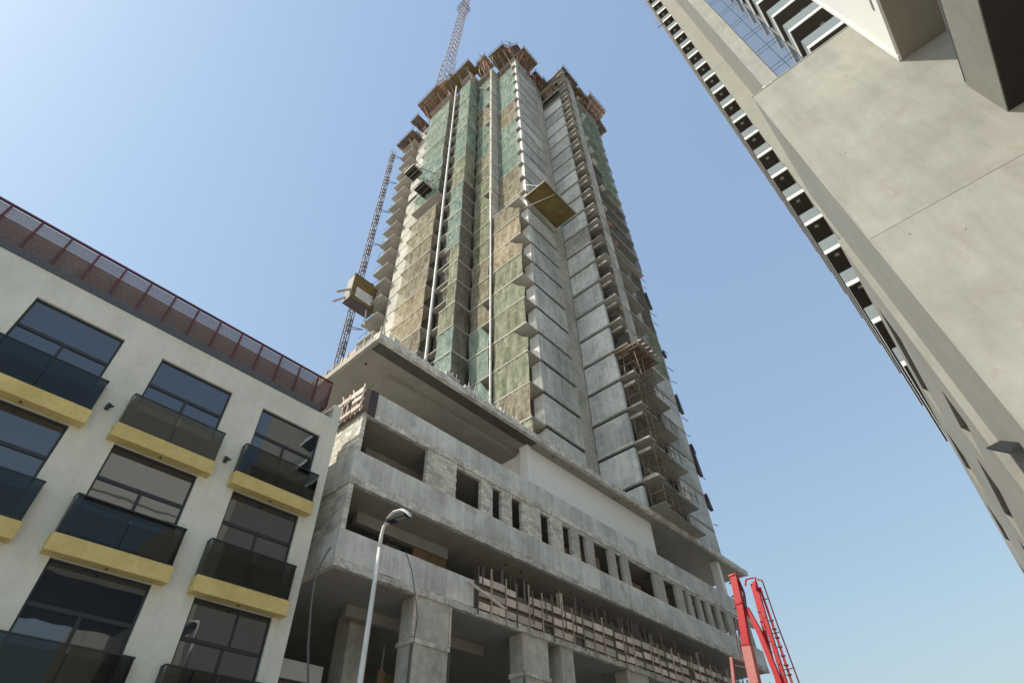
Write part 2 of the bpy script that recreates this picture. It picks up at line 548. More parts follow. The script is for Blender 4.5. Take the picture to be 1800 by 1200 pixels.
# little upstand at the right end of the roof
box_part("parapet_end", M['plaster'], apt, 8.72, 9.07, WY + .002, 19.0, 15.352, 16.05)
box_part("roof_fascia", M['fascia'], apt, -9.0, 8.15, WY - .03, WY + .12, 15.355, 15.62)
for ci, (a, b) in enumerate(cols):
    for ri, (c, d) in enumerate(rows):
        fy = WY + .08
        fr = MB()
        t = .06
        fr.box(a, a + t, fy, fy + .08, c, d).box(b - t, b, fy, fy + .08, c, d)
        fr.box(a + t, b - t, fy, fy + .08, d - t, d).box(a + t, b - t, fy, fy + .08, c, c + t)
        zt = d - 1.03
        fr.box(a + t, b - t, fy - .005, fy + .078, zt - .05, zt + .05)
        zl = d - 2.05
        fr.box(a + t, b - t, fy + .004, fy + .074, zl - .045, zl + .045)
        mx = (a + b) / 2 if ci != 3 or ri < 2 else a + (b - a) * .52
        fr.box(mx - .04, mx + .04, fy + .002, fy + .076, c + t, zt - .05)
        if ci == 3 and ri == 2:
            fr.box(mx + .12, mx + .18, fy + .002, fy + .076, zt + .05, d - t)
        w = fr.build("window", M['frame'], apt, apt)
        for (p0, p1, q0, q1) in ((a + t, b - t, zt + .05, d - t), (a + t, mx - .04, zl + .045, zt - .05), (mx + .04, b - t, zl + .045, zt - .05),
                                 (a + t, mx - .04, c + t, zl - .045), (mx + .04, b - t, c + t, zl - .045)):
            sk = RND.uniform(-.004, .004)
            MB().poly8([(p0, fy + .03, q0), (p1, fy + .03 + sk, q0), (p1, fy + .045 + sk, q0), (p0, fy + .045, q0),
                        (p0, fy + .03, q1), (p1, fy + .03 + sk, q1), (p1, fy + .045 + sk, q1), (p0, fy + .045, q1)]).build("pane", M['pane'], w, apt)
        # ledge
        la, lb = a - .26, b + .24
        lz = c
        box_part("window_ledge", M['yellow'], apt, la, lb, 16.74, WY - .001, lz - .43, lz - .0)
        # balustrade
        br = MB()
        zr = lz + 1.07
        br.bar((la + .06, 16.80, zr), (lb - .03, 16.80, zr), .035)
        br.bar((la + .06, 16.80, zr), (la + .06, WY + .02, zr), .035)
        br.bar((lb - .04, 16.80, zr), (lb - .04, WY + .02, zr), .035)
        br.box(la + .04, lb - .02, 16.775, 16.825, lz, lz + .04)
        bal = br.build("balustrade", M['frame'], apt, apt)
        MB().box(la + .08, (la + lb) / 2 - .01, 16.793, 16.805, lz + .04, zr - .02).build("glass_panel", M['balglass'], bal, apt)
        MB().box((la + lb) / 2 + .01, lb - .06, 16.793, 16.805, lz + .04, zr - .02).build("glass_panel", M['balglass'], bal, apt)
        MB().box(la + .05, la + .062, 16.82, WY, lz + .02, zr - .02).build("glass_panel", M['balglass'], bal, apt)
        MB().box(lb - .05, lb - .038, 16.82, WY, lz + .02, zr - .02).build("glass_panel", M['balglass'], bal, apt)
        # tiny soffit fitting under the ledge
        MB().tube([(la + (lb - la) * .5, 16.92, lz - .43), (la + (lb - la) * .5, 16.92, lz - .455)], .035, 8).build("soffit_drip", M['frame'], apt, apt)
# rooftop louvre screen
scr = MB()
zb, zt2 = 15.62, 16.93
scr.box(-9, 8.4, WY - .02, WY + .05, zt2, zt2 + .07)
scr.box(8.33, 8.4, WY + .05, 19.2, zt2, zt2 + .07)
scr.box(8.33, 8.4, WY + .05, 19.2, 15.72, 15.79)
screen = scr.build("roof_screen", M['rustred'], apt, apt)
x = 7.72
while x > -9:
    MB().box(x - .03, x + .03, WY - .01, WY + .05, zb, zt2).build("post", M['rustred'], screen, apt)
    x -= .835
MB().box(8.335, 8.395, WY - .01, WY + .05, zb + .17, zt2).build("post", M['rustred'], screen, apt)
z = zb + .06
while z < zt2 - .02:
    MB().box(-9, 8.33, WY + .052, WY + .075, z, z + .035).build("slat", M['slat'], screen, apt)
    z += .07
mesh_s = MB()
y = WY + .1
while y < 19.2:
    mesh_s.box(8.345, 8.385, y, y + .03, 15.79, zt2)
    y += .075
mesh_s.build("end_louvre", M['rustred'], screen, apt, kind='stuff')
box_part("plant_room", M['plant'], apt, -9, 8.0, WY + .34, 24, 15.36, 16.72)
box_part("roof_duct", M['pipe'], apt, -1.25, -.85, WY + .12, WY + .3, 15.64, 16.25)
for (fx, fz) in ((1.82, 12.0), (5.45, 11.9)):
    f = MB().box(fx - .05, fx + .05, WY - .12, WY, fz - .09, fz + .09)
    f.bar((fx, WY - .06, fz), (fx + .1, WY - .2, fz - .02), .05)
    f.build("wall_light", M['frame'], apt, apt)

# ------------------------------------------------------------------ unfinished high-rise
hr = thing("unfinished_high_rise", "tall raw concrete high-rise under construction, wrapped in green and tan nets above its long podium", "building", (30, 20, 0))
PX0, PX1, PY = 10.0, 49.5, 17.0
BX1 = 47.5
# floor slabs of the podium
for (z0, z1, x1) in ((9.87, 10.1, BX1), (13.03, 13.28, BX1), (16.3, 16.52, BX1)):
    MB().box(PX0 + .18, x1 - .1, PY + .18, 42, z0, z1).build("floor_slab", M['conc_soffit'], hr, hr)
for (z0, z1) in ((9.84, 10.1), (13.02, 13.3), (16.28, 16.54)):
    MB().strip('x', PX0, BX1, PY - .02, PY + .19, z0, z1, .3, .018, .03).build("slab_edge", M['conc_rough'], hr, hr)
    MB().strip('y', PY + .2, 42, PX0 - .02, PX0 + .175, z0, z1, .3, .015, .02).build("slab_edge", M['conc_rough'], hr, hr)
# parapet pours, jointed
for bi, (z0, z1) in enumerate(((10.12, 11.2), (13.32, 14.5), (16.56, 17.65))):
    x = PX0 + (.0 if bi < 2 else .55)
    lim = 16.75 if bi == 0 else BX1
    jx = [5.2, 4.4, 6.1, 5.5, 4.8, 6.0, 5.1, 5.9, 6.2]
    q = 0
    while x < lim - .1:
        xe = min(lim, x + jx[(q + bi * 2) % 9])
        if lim - xe < 1: xe = lim
        MB().strip('x', x + .008, xe - .008, PY + RND.uniform(0, .02), PY + .2, z0, z1, .5, .004, .012).build("parapet_panel", M['conc'], hr, hr)
        x = xe
        q += 1
    if bi < 2:
        MB().box(PX0 + RND.uniform(0, .01), PX0 + .2, PY + .21, 22, z0, z1 - .01).build("parapet_panel", M['conc'], hr, hr)
        MB().box(PX0 + .01, PX0 + .2, 22.02, 42, z0, z1 - .01).build("parapet_panel", M['conc'], hr, hr)
# roof slab and its crusty edge
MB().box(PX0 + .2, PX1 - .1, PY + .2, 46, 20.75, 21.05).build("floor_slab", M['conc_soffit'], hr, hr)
MB().strip('x', PX0, PX1, PY - .04, PY + .19, 20.74, 21.12, .3, .02, .025).build("slab_edge", M['conc_rough'], hr, hr)
MB().strip('y', PY + .2, 46, PX0 - .0, PX0 + .19, 20.74, 21.06, .3, .01, .015).build("slab_edge", M['slab_edge'], hr, hr)
# dark edge band and shallow drop under the roof slab
MB().box(PX0 + .25, 21.9, PY + .21, PY + .85, 20.735, 20.752).build("edge_band", M['dark_in'], hr, hr)
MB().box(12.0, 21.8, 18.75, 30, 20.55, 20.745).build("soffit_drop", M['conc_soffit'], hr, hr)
# rubble kerb on the roof edge
rb = MB()
x = PX0 + .1
while x < PX1:
    w = RND.uniform(.08, .45)
    h = RND.uniform(.05, .5) ** 1.3 * (1.3 if x < 20 else .35)
    yy = PY + RND.uniform(.0, .35)
    rb.box(x, x + w, yy, yy + RND.uniform(.1, .3), 21.1, 21.12 + h, j=.03)
    if x < 22 and RND.random() < .7:
        p = Vector((x, yy, 21.1))
        rb.bar(p, p + Vector((RND.uniform(-.4, .4), RND.uniform(-.15, .15), RND.uniform(.25, .9))), .028)
    x += w * RND.uniform(.5, 1.1)
rb.build("edge_rubble", M['conc_rough'], hr, hr, kind='stuff')
MB().box(PX0 + .9, PX1, PY + .5, PY + .62, 21.05, 21.3).build("kerb", M['conc_tan'], hr, hr)
# white service box on the terrace
MB().box(21.9, 35.3, 17.82, 36, 17.0, 20.748).build("terrace_room", M['whitewall'], hr, hr)
MB().box(21.55, 21.88, 17.70, 18.3, 17.0, 20.748).build("column", M['whitewall'], hr, hr)
MB().box(44.7, 45.2, 17.5, 18.1, 17.0, 20.748).build("column", M['whitewall'], hr, hr)
# terrace floor
MB().box(PX0 + .2, BX1, PY + .2, 42, 16.525, 16.6).build("terrace_floor", M['conc_soffit'], hr, hr)
MB().box(12.5, 46, 30, 30.3, 16.6, 20.75).build("rear_wall", M['conc'], hr, hr)
# inner walls/partitions of the parking floors
for (z0, z1) in ((10.1, 13.03), (13.28, 16.3)):
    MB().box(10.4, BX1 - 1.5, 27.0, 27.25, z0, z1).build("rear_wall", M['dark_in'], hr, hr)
    for xx in (14.2, 21.0, 27.4, 34.0, 40.5):
        MB().box(xx, xx + .8, 20.0, 20.8, z0, z1).build("column", M['conc'], hr, hr)
for (x0, x1, y0, z0, z1) in ((11.6, 16.6, 18.6, 12.55, 13.03), (11.6, 15.2, 18.9, 15.75, 16.28), (24, 44, 19.2, 12.6, 13.03), (16, 44, 19.4, 15.8, 16.28)):
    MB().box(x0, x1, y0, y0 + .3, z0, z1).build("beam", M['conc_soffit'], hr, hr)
MB().box(14.7, 16.6, 18.7, 18.8, 11.0, 12.6).build("ply_partition", M['plyorange'], hr, hr)
for a, b in ((24.0, 25.6), (25.6, 27.5), (28.4, 31.8), (33.9, 35.2)):
    MB().box(a, b, 17.6, 17.66, 13.3, 15.35 + RND.uniform(-.25, .3)).build("ply_partition", M['plyorange'], hr, hr)
# block piers
piers = [(13.66, 15.48), (17.11, 17.9), (18.55, 19.3), (20.05, 21.55), (22.32, 23.4), (24.12, 24.86), (25.5, 26.24), (27.74, 28.43), (29.1, 29.81),
         (32.61, 33.85), (35.31, 36.25), (36.8, 37.35), (38.15, 38.7), (39.5, 40.1), (41.0, 41.6), (42.5, 43.5), (44.4, 45.0), (45.9, 46.5)]
blocks = []
BW, BH = .40, .2
def block_wall(axis, a0, a1, z0, z1, face, depth=.2):
    r = 0
    z = z0
    while z < z1 - .02:
        zz = min(z + BH, z1)
        off = (r % 2) * BW / 2
        a = a0 - off
        while a < a1 - .01:
            s0, s1 = max(a, a0), min(a + BW, a1)
            if s1 - s0 > .04:
                pr_ = RND.uniform(-.008, .012)
                if axis == 'x':
                    blocks.append((s0 + .008, s1 - .008, face - pr_, face + depth, z + .007, zz - .007))
                else:
                    blocks.append((face - pr_, face + depth, s0 + .008, s1 - .008, z + .007, zz - .007))
            a += BW
        z += BH
        r += 1
for (a, b) in piers:
    block_wall('x', a, b, 14.5, 16.28, PY + .03)
    MB().box(a + .02, b - .02, PY + .045, PY + .22, 14.5, 16.28).build("mortar", M['mortar'], hr, hr)
block_wall('y', PY + .03, 19.6, 11.2, 13.03, PX0 + .03)
block_wall('y', PY + .03, 19.6, 14.5, 16.28, PX0 + .03)
MB().box(PX0 + .05, PX0 + .22, PY + .05, 42, 11.19, 13.03).build("mortar", M['mortar'], hr, hr)
MB().box(PX0 + .05, PX0 + .22, PY + .05, 42, 14.49, 16.3).build("mortar", M['mortar'], hr, hr)
blocks.sort(key=lambda q: q[0] ** 2 + q[2] ** 2 + (q[4] - 1.6) ** 2)
for q in blocks[:300]:
    MB().box(*q, j=.004).build("block", M['block'], hr, hr)
rest = MB()
for q in blocks[300:]:
    rest.box(*q, j=.004)
if rest.v: rest.build("block", M['block'], hr, hr, kind='stuff')
# upper lintel course above the piers
MB().strip('x', 15.5, BX1, PY + .04, PY + .2, 16.12, 16.28, .5, .01, .015).build("lintel", M['conc_rough'], hr, hr)
# ground storey columns
for (x0, x1, y0, y1) in ((13.8, 15.5, 17.06, 17.9), (19.85, 21.5, 17.08, 17.9), (22.45, 23.4, 17.1, 17.8), (27.95, 29.9, 17.1, 17.9), (35.0, 36.2, 17.1, 17.9), (41.0, 42.0, 17.1, 17.9),
                         (13.15, 14.05, 20.2, 21.1), (20.0, 21.0, 23.0, 24.0), (27.5, 28.4, 23.0, 24.0)):
    MB().box(x0, x1, y0, y1, 0, 9.86, j=.01).build("column", M['conc_tan'], hr, hr)
for (x0, x1) in ((13.8, 15.5), (19.85, 21.5), (27.95, 29.9)):
    MB().box(x0 - .05, x1 + .05, 17.0, 17.95, 8.2, 8.36, j=.02).build("column_joint", M['conc_rough'], hr, hr)
for (xx, w) in ((13.72, .07), (15.52, .06), (19.77, .07), (27.87, .07)):
    MB().box(xx, xx + w, 17.02, 17.12, 8.4, 9.83, j=.01).build("shutter_board", M['plypale'], hr, hr)
    MB().box(xx + .01, xx + w, 17.02, 17.1, 6.2, 8.15, j=.01).build("shutter_board", M['timber'], hr, hr)
MB().box(12.5, 20.0, 19.6, 19.9, 9.45, 9.87).build("beam", M['conc_soffit'], hr, hr)
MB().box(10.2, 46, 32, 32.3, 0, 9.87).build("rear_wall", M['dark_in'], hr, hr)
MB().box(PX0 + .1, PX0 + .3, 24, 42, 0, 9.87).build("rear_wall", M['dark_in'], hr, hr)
# soffit holes as black discs, the shade inside put into the colour
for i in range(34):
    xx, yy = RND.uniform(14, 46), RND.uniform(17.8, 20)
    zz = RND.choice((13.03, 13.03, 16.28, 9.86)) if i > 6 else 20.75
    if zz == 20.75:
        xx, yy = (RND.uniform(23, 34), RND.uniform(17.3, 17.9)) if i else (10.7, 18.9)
    MB().tube([(xx, yy, zz + .01), (xx, yy, zz - .012)], .07, 8).build("hole_disc", M['black'], hr, hr)

# --------------------------- tower shell
P3 = 3.36
def L(n): return 23.4 + P3 * n
NT = 24
def outline(n):
    up = n >= 11
    if up:
        o = [(27.0, 20.62), (27.42, 20.62)]
    else:
        o = [(25.8, 20.58), (27.42, 20.58)]
    o += [(27.45, 20.66), (33.96, 20.66), (34.04, 17.12), (33.98, 17.1), (33.98, 15.7), (34.95, 15.7), (34.95, 15.98)]
    if n <= 9:
        o += [(37.2, 15.98), (37.2, 15.85 + (.25 if n < 4 else 0)), (40.75, 15.85 + (.25 if n < 4 else 0)), (40.75, 17.12), (45.3, 17.12)]
    else:
        o += [(36.4, 15.98), (36.4, 16.4), (44.9, 16.4), (44.9, 17.12), (45.3, 17.12)]
    o += [(45.3, 46), (24.2, 46), (24.2, 42.6), (25.4, 42.6), (25.4, 38.4), (23.8, 38.4), (23.8, 32.8), (25.0, 32.8), (25.0, 30.1), (23.8, 30.1),
          (23.8, 27.7), (25.8, 27.7)]
    if up:
        o += [(25.8, 24.6), (27.0, 24.6)]
    return o
for n in range(0, NT + 1):
    z = L(n)
    MB().prism([(x + RND.uniform(-.03, .03), y + RND.uniform(-.015, .015)) for x, y in outline(n)], z - .17, z).build("floor_slab", M['slab_edge'], hr, hr)
MB().prism(outline(0), 21.1, 21.14).build("floor_slab", M['slab_edge'], hr, hr)
for n in range(-1, NT):
    z0 = L(n) if n >= 0 else 21.12
    z1 = L(n + 1) - .24
    r = RND.uniform
    MB().box(27.45, 32.28, 20.56 + r(0, .02), 20.9, z0 + .07, z1 - .05).build("wall_panel", M['conc_tower'], hr, hr)
    if n < 5:
        MB().box(27.44, 32.3, 20.50, 20.9, z0 - .02, z0 + .055).build("joint_ledge", M['conc_tower'], hr, hr)
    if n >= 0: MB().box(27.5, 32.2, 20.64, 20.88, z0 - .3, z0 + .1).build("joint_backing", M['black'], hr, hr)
    if n < 21: MB().box(34.0 - r(0, .02), 34.35, 17.16, 20.55, z0 + .07, z1 - .16).build("wall_panel", M['conc_tower'], hr, hr)
    MB().box(33.90, 34.3, 17.12, 20.56, z0 - .10, z0 + .06).build("joint_ledge", M['conc_tower'], hr, hr)
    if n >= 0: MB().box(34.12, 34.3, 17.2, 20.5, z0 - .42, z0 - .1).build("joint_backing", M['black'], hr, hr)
    # white plastered pier at the corner
    MB().box(27.38, 27.9, 20.57, 21.55, z0 + .05, z1 - RND.uniform(.0, .25), j=.015).build("pier", M['white_conc'], hr, hr)
    # infill behind balcony one, sill beam, column
    if n >= 4:
        MB().box(35.25, 35.45, 15.99, 17.2, z0, z1 - r(0, .9)).build("infill_wall", M['dark_in'], hr, hr)
        MB().box(35.5, 36.5, 15.97, 16.3, z0, z1).build("wall_panel", M['conc_tan'], hr, hr)
        MB().box(36.5, 37.2, 16.0, 18.1, z0, z1).build("wall_panel", M['conc_tower'], hr, hr)
    elif r(0, 1) < .5:
        MB().box(35.9, 37.1, 18.6, 18.8, z0, z0 + r(.8, 2.2)).build("infill_wall", M['block'], hr, hr)
    MB().box(34.25, 34.45, 15.95, 17.05, z0 + 2.35, z0 + 2.6).build("beam", M['slab_edge'], hr, hr)
    # right wing front wall with balcony door opening
    MB().box(40.8, 45.28, 17.14, 17.4, z0 + .05, z1).build("wall_panel", M['conc_tower'], hr, hr)
    MB().box(39.6, 40.78, 18.1, 18.3, z0, z1).build("wall_panel", M['conc_tan'], hr, hr)
    MB().box(37.22, 39.6, 18.12, 18.3, z1 - .5, z1).build("lintel", M['conc_tan'], hr, hr)
    if r(0, 1) < .4:
        MB().box(37.3, 38.3, 18.13, 18.28, z0, z1 - .6).build("infill_wall", M['block'], hr, hr)
    # left end balconies: block infill behind
    MB().box(25.42 + r(0, .03), 25.6, 38.45, 42.7, z0, z1 - (.9 if r(0, 1) < .15 else 0)).build("infill_wall", M['conc_tan'], hr, hr)
    MB().box(26.7, 26.9, 42.7, 46, z0, z1 - r(.3, 1.4)).build("infill_wall", M['conc_tan'], hr, hr)
MB().box(32.3, 33.99, 20.60, 20.9, 21.12, L(NT) - .24).build("core_wall", M['conc_tan'], hr, hr)
T = L(NT)
for b in ((27.6, 27.8, 21.6, 27.6), (25.6, 25.8, 30.2, 32.7), (25.3, 25.5, 27.9, 30.1), (25.3, 25.5, 32.9, 38.3), (28.5, 28.7, 20.95, 27.6)):
    MB().box(*b, 21.12, T - 1.0).build("partition_wall", M['dark_in'], hr, hr)
for b in ((45.1, 45.28, 17.45, 46), (37.6, 45.0, 19.8, 20.0), (25.7, 45.0, 45.7, 45.95), (35.5, 37.0, 19.5, 19.7), (28.0, 34, 24.2, 24.4)):
    MB().box(*b, 21.12, T - .3).build("core_wall", M['conc_tower'], hr, hr)
# pier of the upper recess
for n in range(11, NT + 1):
    z0, z1 = L(n - 1) + .01, L(n) - .23
    MB().box(25.74, 27.6, 24.62, 24.98, z0, z1, j=.02).build("pier", M['conc_tan'], hr, hr)


def net(axis, fx, a0, a1, z0, z1, mat, bulge=.12, hole=False, droop=0.0):
    """hanging debris net between two slab edges: axis 'x' = plane of constant x"""
    nu, nv = max(6, int(abs(a1 - a0) / .22)), 8
    mb = MB()
    ph = RND.uniform(0, 6)
    am = RND.uniform(.3, 1.0) * bulge
    for j in range(nv + 1):
        for i in range(nu + 1):
            u, v = i / nu, j / nv
            a = a0 + (a1 - a0) * u
            z = z0 + (z1 - z0) * v
            s = math.sin(math.pi * v)
            d = am * s * (.5 + .5 * math.sin(u * 7 + ph)) + .06 * math.sin(u * 23 + ph * 3 + v * 2.5) * (s + .3) + .035 * math.sin(u * 47 + v * 5 + ph)
            if droop: z -= droop * (1 - v) * math.sin(math.pi * u) * .5
            if hole and u < .4:
                z -= (z1 - z0) * .55 * (1 - u / .4) * v ** 3
                d += .25 * (1 - u / .4) * v
            mb.v.append((fx + d, a, z) if axis == 'x' else (a, fx + d, z))
    for j in range(nv):
        for i in range(nu):
            b = j * (nu + 1) + i
            mb.f.append((b, b + 1, b + nu + 2, b + nu + 1))
    me = bpy.data.meshes.new("debris_net")
    me.from_pydata([tuple(Vector(v) - hr.location) for v in mb.v], [], mb.f)
    me.materials.append(mat)
    for p in me.polygons: p.use_smooth = True
    o = bpy.data.objects.new("debris_net", me)
    COL.objects.link(o)
    o.parent = hr


def run(n, table):
    for lim, m in table:
        if n < lim: return M[m]
    return M[table[-1][1]]
for n in range(-1, NT - 1):
    z0 = L(n) if n >= 0 else 21.14
    z1 = L(n + 1) - .15
    # segment 1 right part
    if n >= 10:
        net('x', 27.04, 21.1, 24.55, z0, z1, run(n, ((13, 'net_tan'), (17, 'net_green'), (19, 'net_tan'), (22, 'net_teal'), (99, 'net_pale'))), .1)
    else:
        net('x', 25.86, 20.65, 24.5, z0, z1, run(n, ((1, 'net_olive'), (2, 'net_tan'), (6, 'net_olive'), (7, 'net_olive'), (9, 'net_orange'), (99, 'net_tan'))), .1, hole=RND.random() < .3)
    # segment 1 left part
    net('x', 25.86, 25.1, 27.6, z0, z1, run(n, ((2, 'net_teal'), (5, 'net_pale'), (8, 'net_tan'), (14, 'net_olive'), (15, 'net_tan'), (18, 'net_green'), (20, 'net_tan'), (22, 'net_teal'), (99, 'net_pale'))), .12, hole=RND.random() < .25)
    # return of the projecting bay
    net('y', 27.76, 23.85, 25.75, z0, z1, run(n, ((6, 'net_grey'), (13, 'net_grey'), (16, 'net_olive'), (22, 'net_green'), (99, 'net_teal'))), .1)
    # projecting bay
    net('x', 23.86, 27.75, 30.1 - (0.9 if 5 < n < 9 else 0), z0, z1, run(n, ((2, 'net_olive'), (5, 'net_teal'), (9, 'net_olive'), (13, 'net_teal'), (15, 'net_olive'), (18, 'net_green'), (20, 'net_pale'), (22, 'net_green'), (99, 'net_pale'))), .14)
    # far bay
    if n != 13:
        net('x', 23.86, 32.9, 38.3 - RND.uniform(0, .4), z0, z1, run(n, ((2, 'net_olive'), (6, 'net_tan'), (8, 'net_orange'), (13, 'net_tan'), (16, 'net_green'), (18, 'net_teal'), (99, 'net_pale'))), .16)
    # right wing nets
    if n >= 10:
        net('y', 16.46, 36.5, 40.6, z0, z1, run(n, ((16, 'net_grey'), (18, 'net_olive'), (99, 'net_green'))), .1)
        net('y', 16.5, 40.7, 44.85, z0, z1, run(n, ((14, 'net_grey'), (15, 'net_olive'), (99, 'net_green'))), .1)
    elif n >= 5:
        net('y', 17.05, 42.6, 45.2, z0, z1, run(n, ((7, 'net_olive'), (99, 'net_grey'))), .04)
# dark hanging flaps on the right edge
for (z, s) in ((94, 1.3), (89, .7), (86, .5), (52, 2.2), (44, .5), (36.2, 1.8), (31.5, .6), (29.0, 2.6), (25.6, 1.1)):
    MB().poly8([(45.3, 16.9, z), (45.9, 16.9, z - .2), (45.9, 17.2, z - .2), (45.3, 17.2, z), (45.3, 16.9, z + s), (45.45, 16.9, z + s * 1.2), (45.45, 17.2, z + s * 1.2), (45.3, 17.2, z + s)]).build("torn_flap", M['darksteel'], hr, hr)
# edge scaffold stubs along the right silhouette
for i in range(26):
    z = L(i * .93) + RND.uniform(-1, 1)
    mb = MB().bar((45.2, 17.0, z), (45.2 + RND.uniform(.4, 1.2), 16.9, z + RND.uniform(-.2, .4)), .05)
    mb.build("edge_stub", M['darksteel'], hr, hr)
for n in range(0, NT):
    z = L(n)
    mb = MB()
    if n <= 9:
        for h in (.55, 1.05):
            if RND.random() < .75: mb.bar((37.25, 15.9, z + h + RND.uniform(-.05, .05)), (40.3, 15.9, z + h + RND.uniform(-.08, .05)), .04)
            if RND.random() < .6: mb.bar((37.25, 15.9, z + h), (37.25, 17.0, z + h + RND.uniform(-.1, .1)), .04)
        for q in range(4):
            if RND.random() < .8: mb.bar((37.3 + q, 15.92, z), (37.3 + q + RND.uniform(-.1, .1), 15.92, z + RND.uniform(.6, 1.3)), .045)
    for q in range(3):
        if RND.random() < .5: mb.bar((24.25, 42.9 + q * 1.3, z), (24.25, 42.9 + q * 1.3, z + RND.uniform(.6, 1.2)), .045)
    if RND.random() < .5: mb.bar((24.25, 42.7, z + .9), (24.25, 45.9, z + .9 + RND.uniform(-.15, .1)), .04)
    if RND.random() < .5: mb.bar((34.05, 15.75, z + 1.0), (34.05, 17.0, z + 1.0 + RND.uniform(-.2, .1)), .04)
    if mb.v: mb.build("edge_rail", M['steel_rust'], hr, hr, kind='stuff')
    if RND.random() < .55:
        x0 = RND.uniform(37.5, 39)
        MB().box(x0, x0 + RND.uniform(.4, 1.0), 16.0, 16.5, z + .002, z + RND.uniform(.2, .7), j=.03).build("stacked_material", RND.choice((M['block'], M['ply'], M['sack'])), hr, hr)
    if RND.random() < .5:
        y0 = RND.uniform(43, 45)
        MB().box(24.35, 24.9, y0, y0 + RND.uniform(.4, 1.0), z + .002, z + RND.uniform(.2, .7), j=.03).build("stacked_material", RND.choice((M['block'], M['ply'], M['sack'])), hr, hr)
for (y0, y1, z0, z1, m) in ((20.95, 21.7, 24.6, 25.4, 'redpale'), (22.0, 24.0, 23.75, 24.3, 'redpale')):
    MB().box(25.68, 25.72, y0, y1, z0, z1, j=.03).build("warning_sheet", M[m], hr, hr)
# starter bars over the top
st = MB()
for i in range(90):
    xx, yy = RND.choice(((RND.uniform(24, 34), 20.7), (25.9, RND.uniform(21, 38)), (RND.uniform(35, 45), 17.2)))
    st.bar((xx, yy, T), (xx + RND.uniform(-.1, .1), yy, T + RND.uniform(.8, 2.6)), .035)
st.build("starter_bars", M['steel_rust'], hr, hr, kind='stuff')
for b in ((27.6, 29.5, 20.7, 20.95, T, T + 2.6), (30.6, 33.8, 20.7, 20.95, T, T + 1.6), (24.5, 24.8, 33, 37, T, T + 1.6), (36.5, 43, 17.2, 17.45, T, T + 1.8)):
    MB().box(*b, j=.05).build("wall_panel", M['conc_tan'], hr, hr)

# ------------------------------------------------------------------ white riser pipes on the tower
def riser(label, x, y, z0, z1, r, dark_every=None):
    t = thing("rubbish_chute", label, "pipe", (x, y, z0))
    z = z0
    i = 0
    while z < z1:
        h = 3.36
        MB().tube([(x, y, z + .03), (x + RND.uniform(-.01, .01), y, min(z + h, z1) - .03)], [r * .92, r * 1.05], 10).build("chute_section", M['pipe'], t, t, smooth=False)
        if i % 2 == 0:
            MB().bar((x - r, y, z), (x + .35, y, z), .06).build("bracket", M['darksteel'], t, t)
        z += h
        i += 1
    return t
riser("thick white pipe down the netted face, left of the green bay", 23.55, 31.0, 21.3, 103, .15)
riser("thin white pipe between the two netted bays next to the corner", 25.62, 24.62, 21.3, 62, .10)

# ------------------------------------------------------------------ formwork decks at the top
def deck(label, pts, z, mat, dz=0.0, th=.06, joists=6, along=0, props=3, group=None, inner=None):
    """pts: four plan corners (outer-a, outer-b, inner-b, inner-a); outer edge raised by dz"""
    cx = sum(p[0] for p in pts) / 4
    cy = sum(p[1] for p in pts) / 4
    t = thing("formwork_deck", label, "formwork", (cx, cy, z), group)
    zz = [z + dz, z + dz, z, z]
    P = [Vector((pts[i][0], pts[i][1], zz[i])) for i in range(4)]
    nply = 4
    for i in range(nply):
        a0, a1 = i / nply + .004, (i + 1) / nply - .004
        A, B = P[0].lerp(P[1], a0), P[0].lerp(P[1], a1)
        C, D = P[3].lerp(P[2], a1), P[3].lerp(P[2], a0)
        up = Vector((0, 0, th))
        MB().poly8([A, B, C, D, A + up, B + up, C + up, D + up]).build("plywood_sheet", mat, t, t)
    for i in range(joists):
        k = (i + .5) / joists
        a, b = P[0].lerp(P[3], k), P[1].lerp(P[2], k)
        MB().bar(a + Vector((0, 0, -.09)), b + Vector((0, 0, -.09)), .07, .13).build("joist", M['timber'], t, t)
    for k in (.2, .8):
        a, b = P[0].lerp(P[1], k), P[3].lerp(P[2], k)
        MB().bar(a + Vector((0, 0, -.24)), b + Vector((0, 0, -.24)), .08, .15).build("bearer", M['timber'], t, t)
    for i in range(props):
        k = (i + .5) / props
        a = P[0].lerp(P[1], k).lerp(P[3].lerp(P[2], k), .25)
        b = P[3].lerp(P[2], k)
        MB().bar(a + Vector((0, 0, -.2)), Vector((b.x, b.y, b.z - 3.3)), .09).build("raking_prop", M['prop_red'] if i % 2 else M['ply'], t, t)
    # edge boards / guard rail
    MB().bar(P[0] + Vector((0, 0, .9)), P[1] + Vector((0, 0, .9)), .06, .06).build("guard_rail", M['darksteel'], t, t)
    for i in range(5):
        a = P[0].lerp(P[1], i / 4)
        MB().bar(a, a + Vector((0, 0, 1.0)), .05).build("guard_post", M['darksteel'], t, t)
    return t
deck("brown ply formwork deck at tower top, second from the left end", [(21.5, 39.3), (21.5, 33.9), (24.9, 33.9), (24.9, 39.6)], 104.6, M['plyorange'], .5, props=3)
deck("formwork deck under the crane mast foot at the tower top", [(22.3, 33.2), (22.3, 26.8), (24.9, 26.8), (24.9, 33.2)], 104.7, M['olive'], .5, props=3)
deck("narrow grey formwork deck in the notch of the tower top", [(23.9, 26.6), (23.9, 24.4), (26.2, 24.4), (26.2, 26.6)], 105.6, M['ply'], .7, joists=4, props=2)
deck("wide grey green formwork deck left of the tower's near top corner", [(24.5, 24.2), (24.7, 20.9), (27.5, 20.9), (27.5, 24.4)], 105.6, M['olive'], .5, props=3)
deck("dark formwork deck with joists right of the tower's near top corner", [(27.3, 18.5), (31.1, 18.5), (31.1, 20.8), (27.3, 20.8)], 105.2, M['plyorange'], .2, joists=4, props=3)
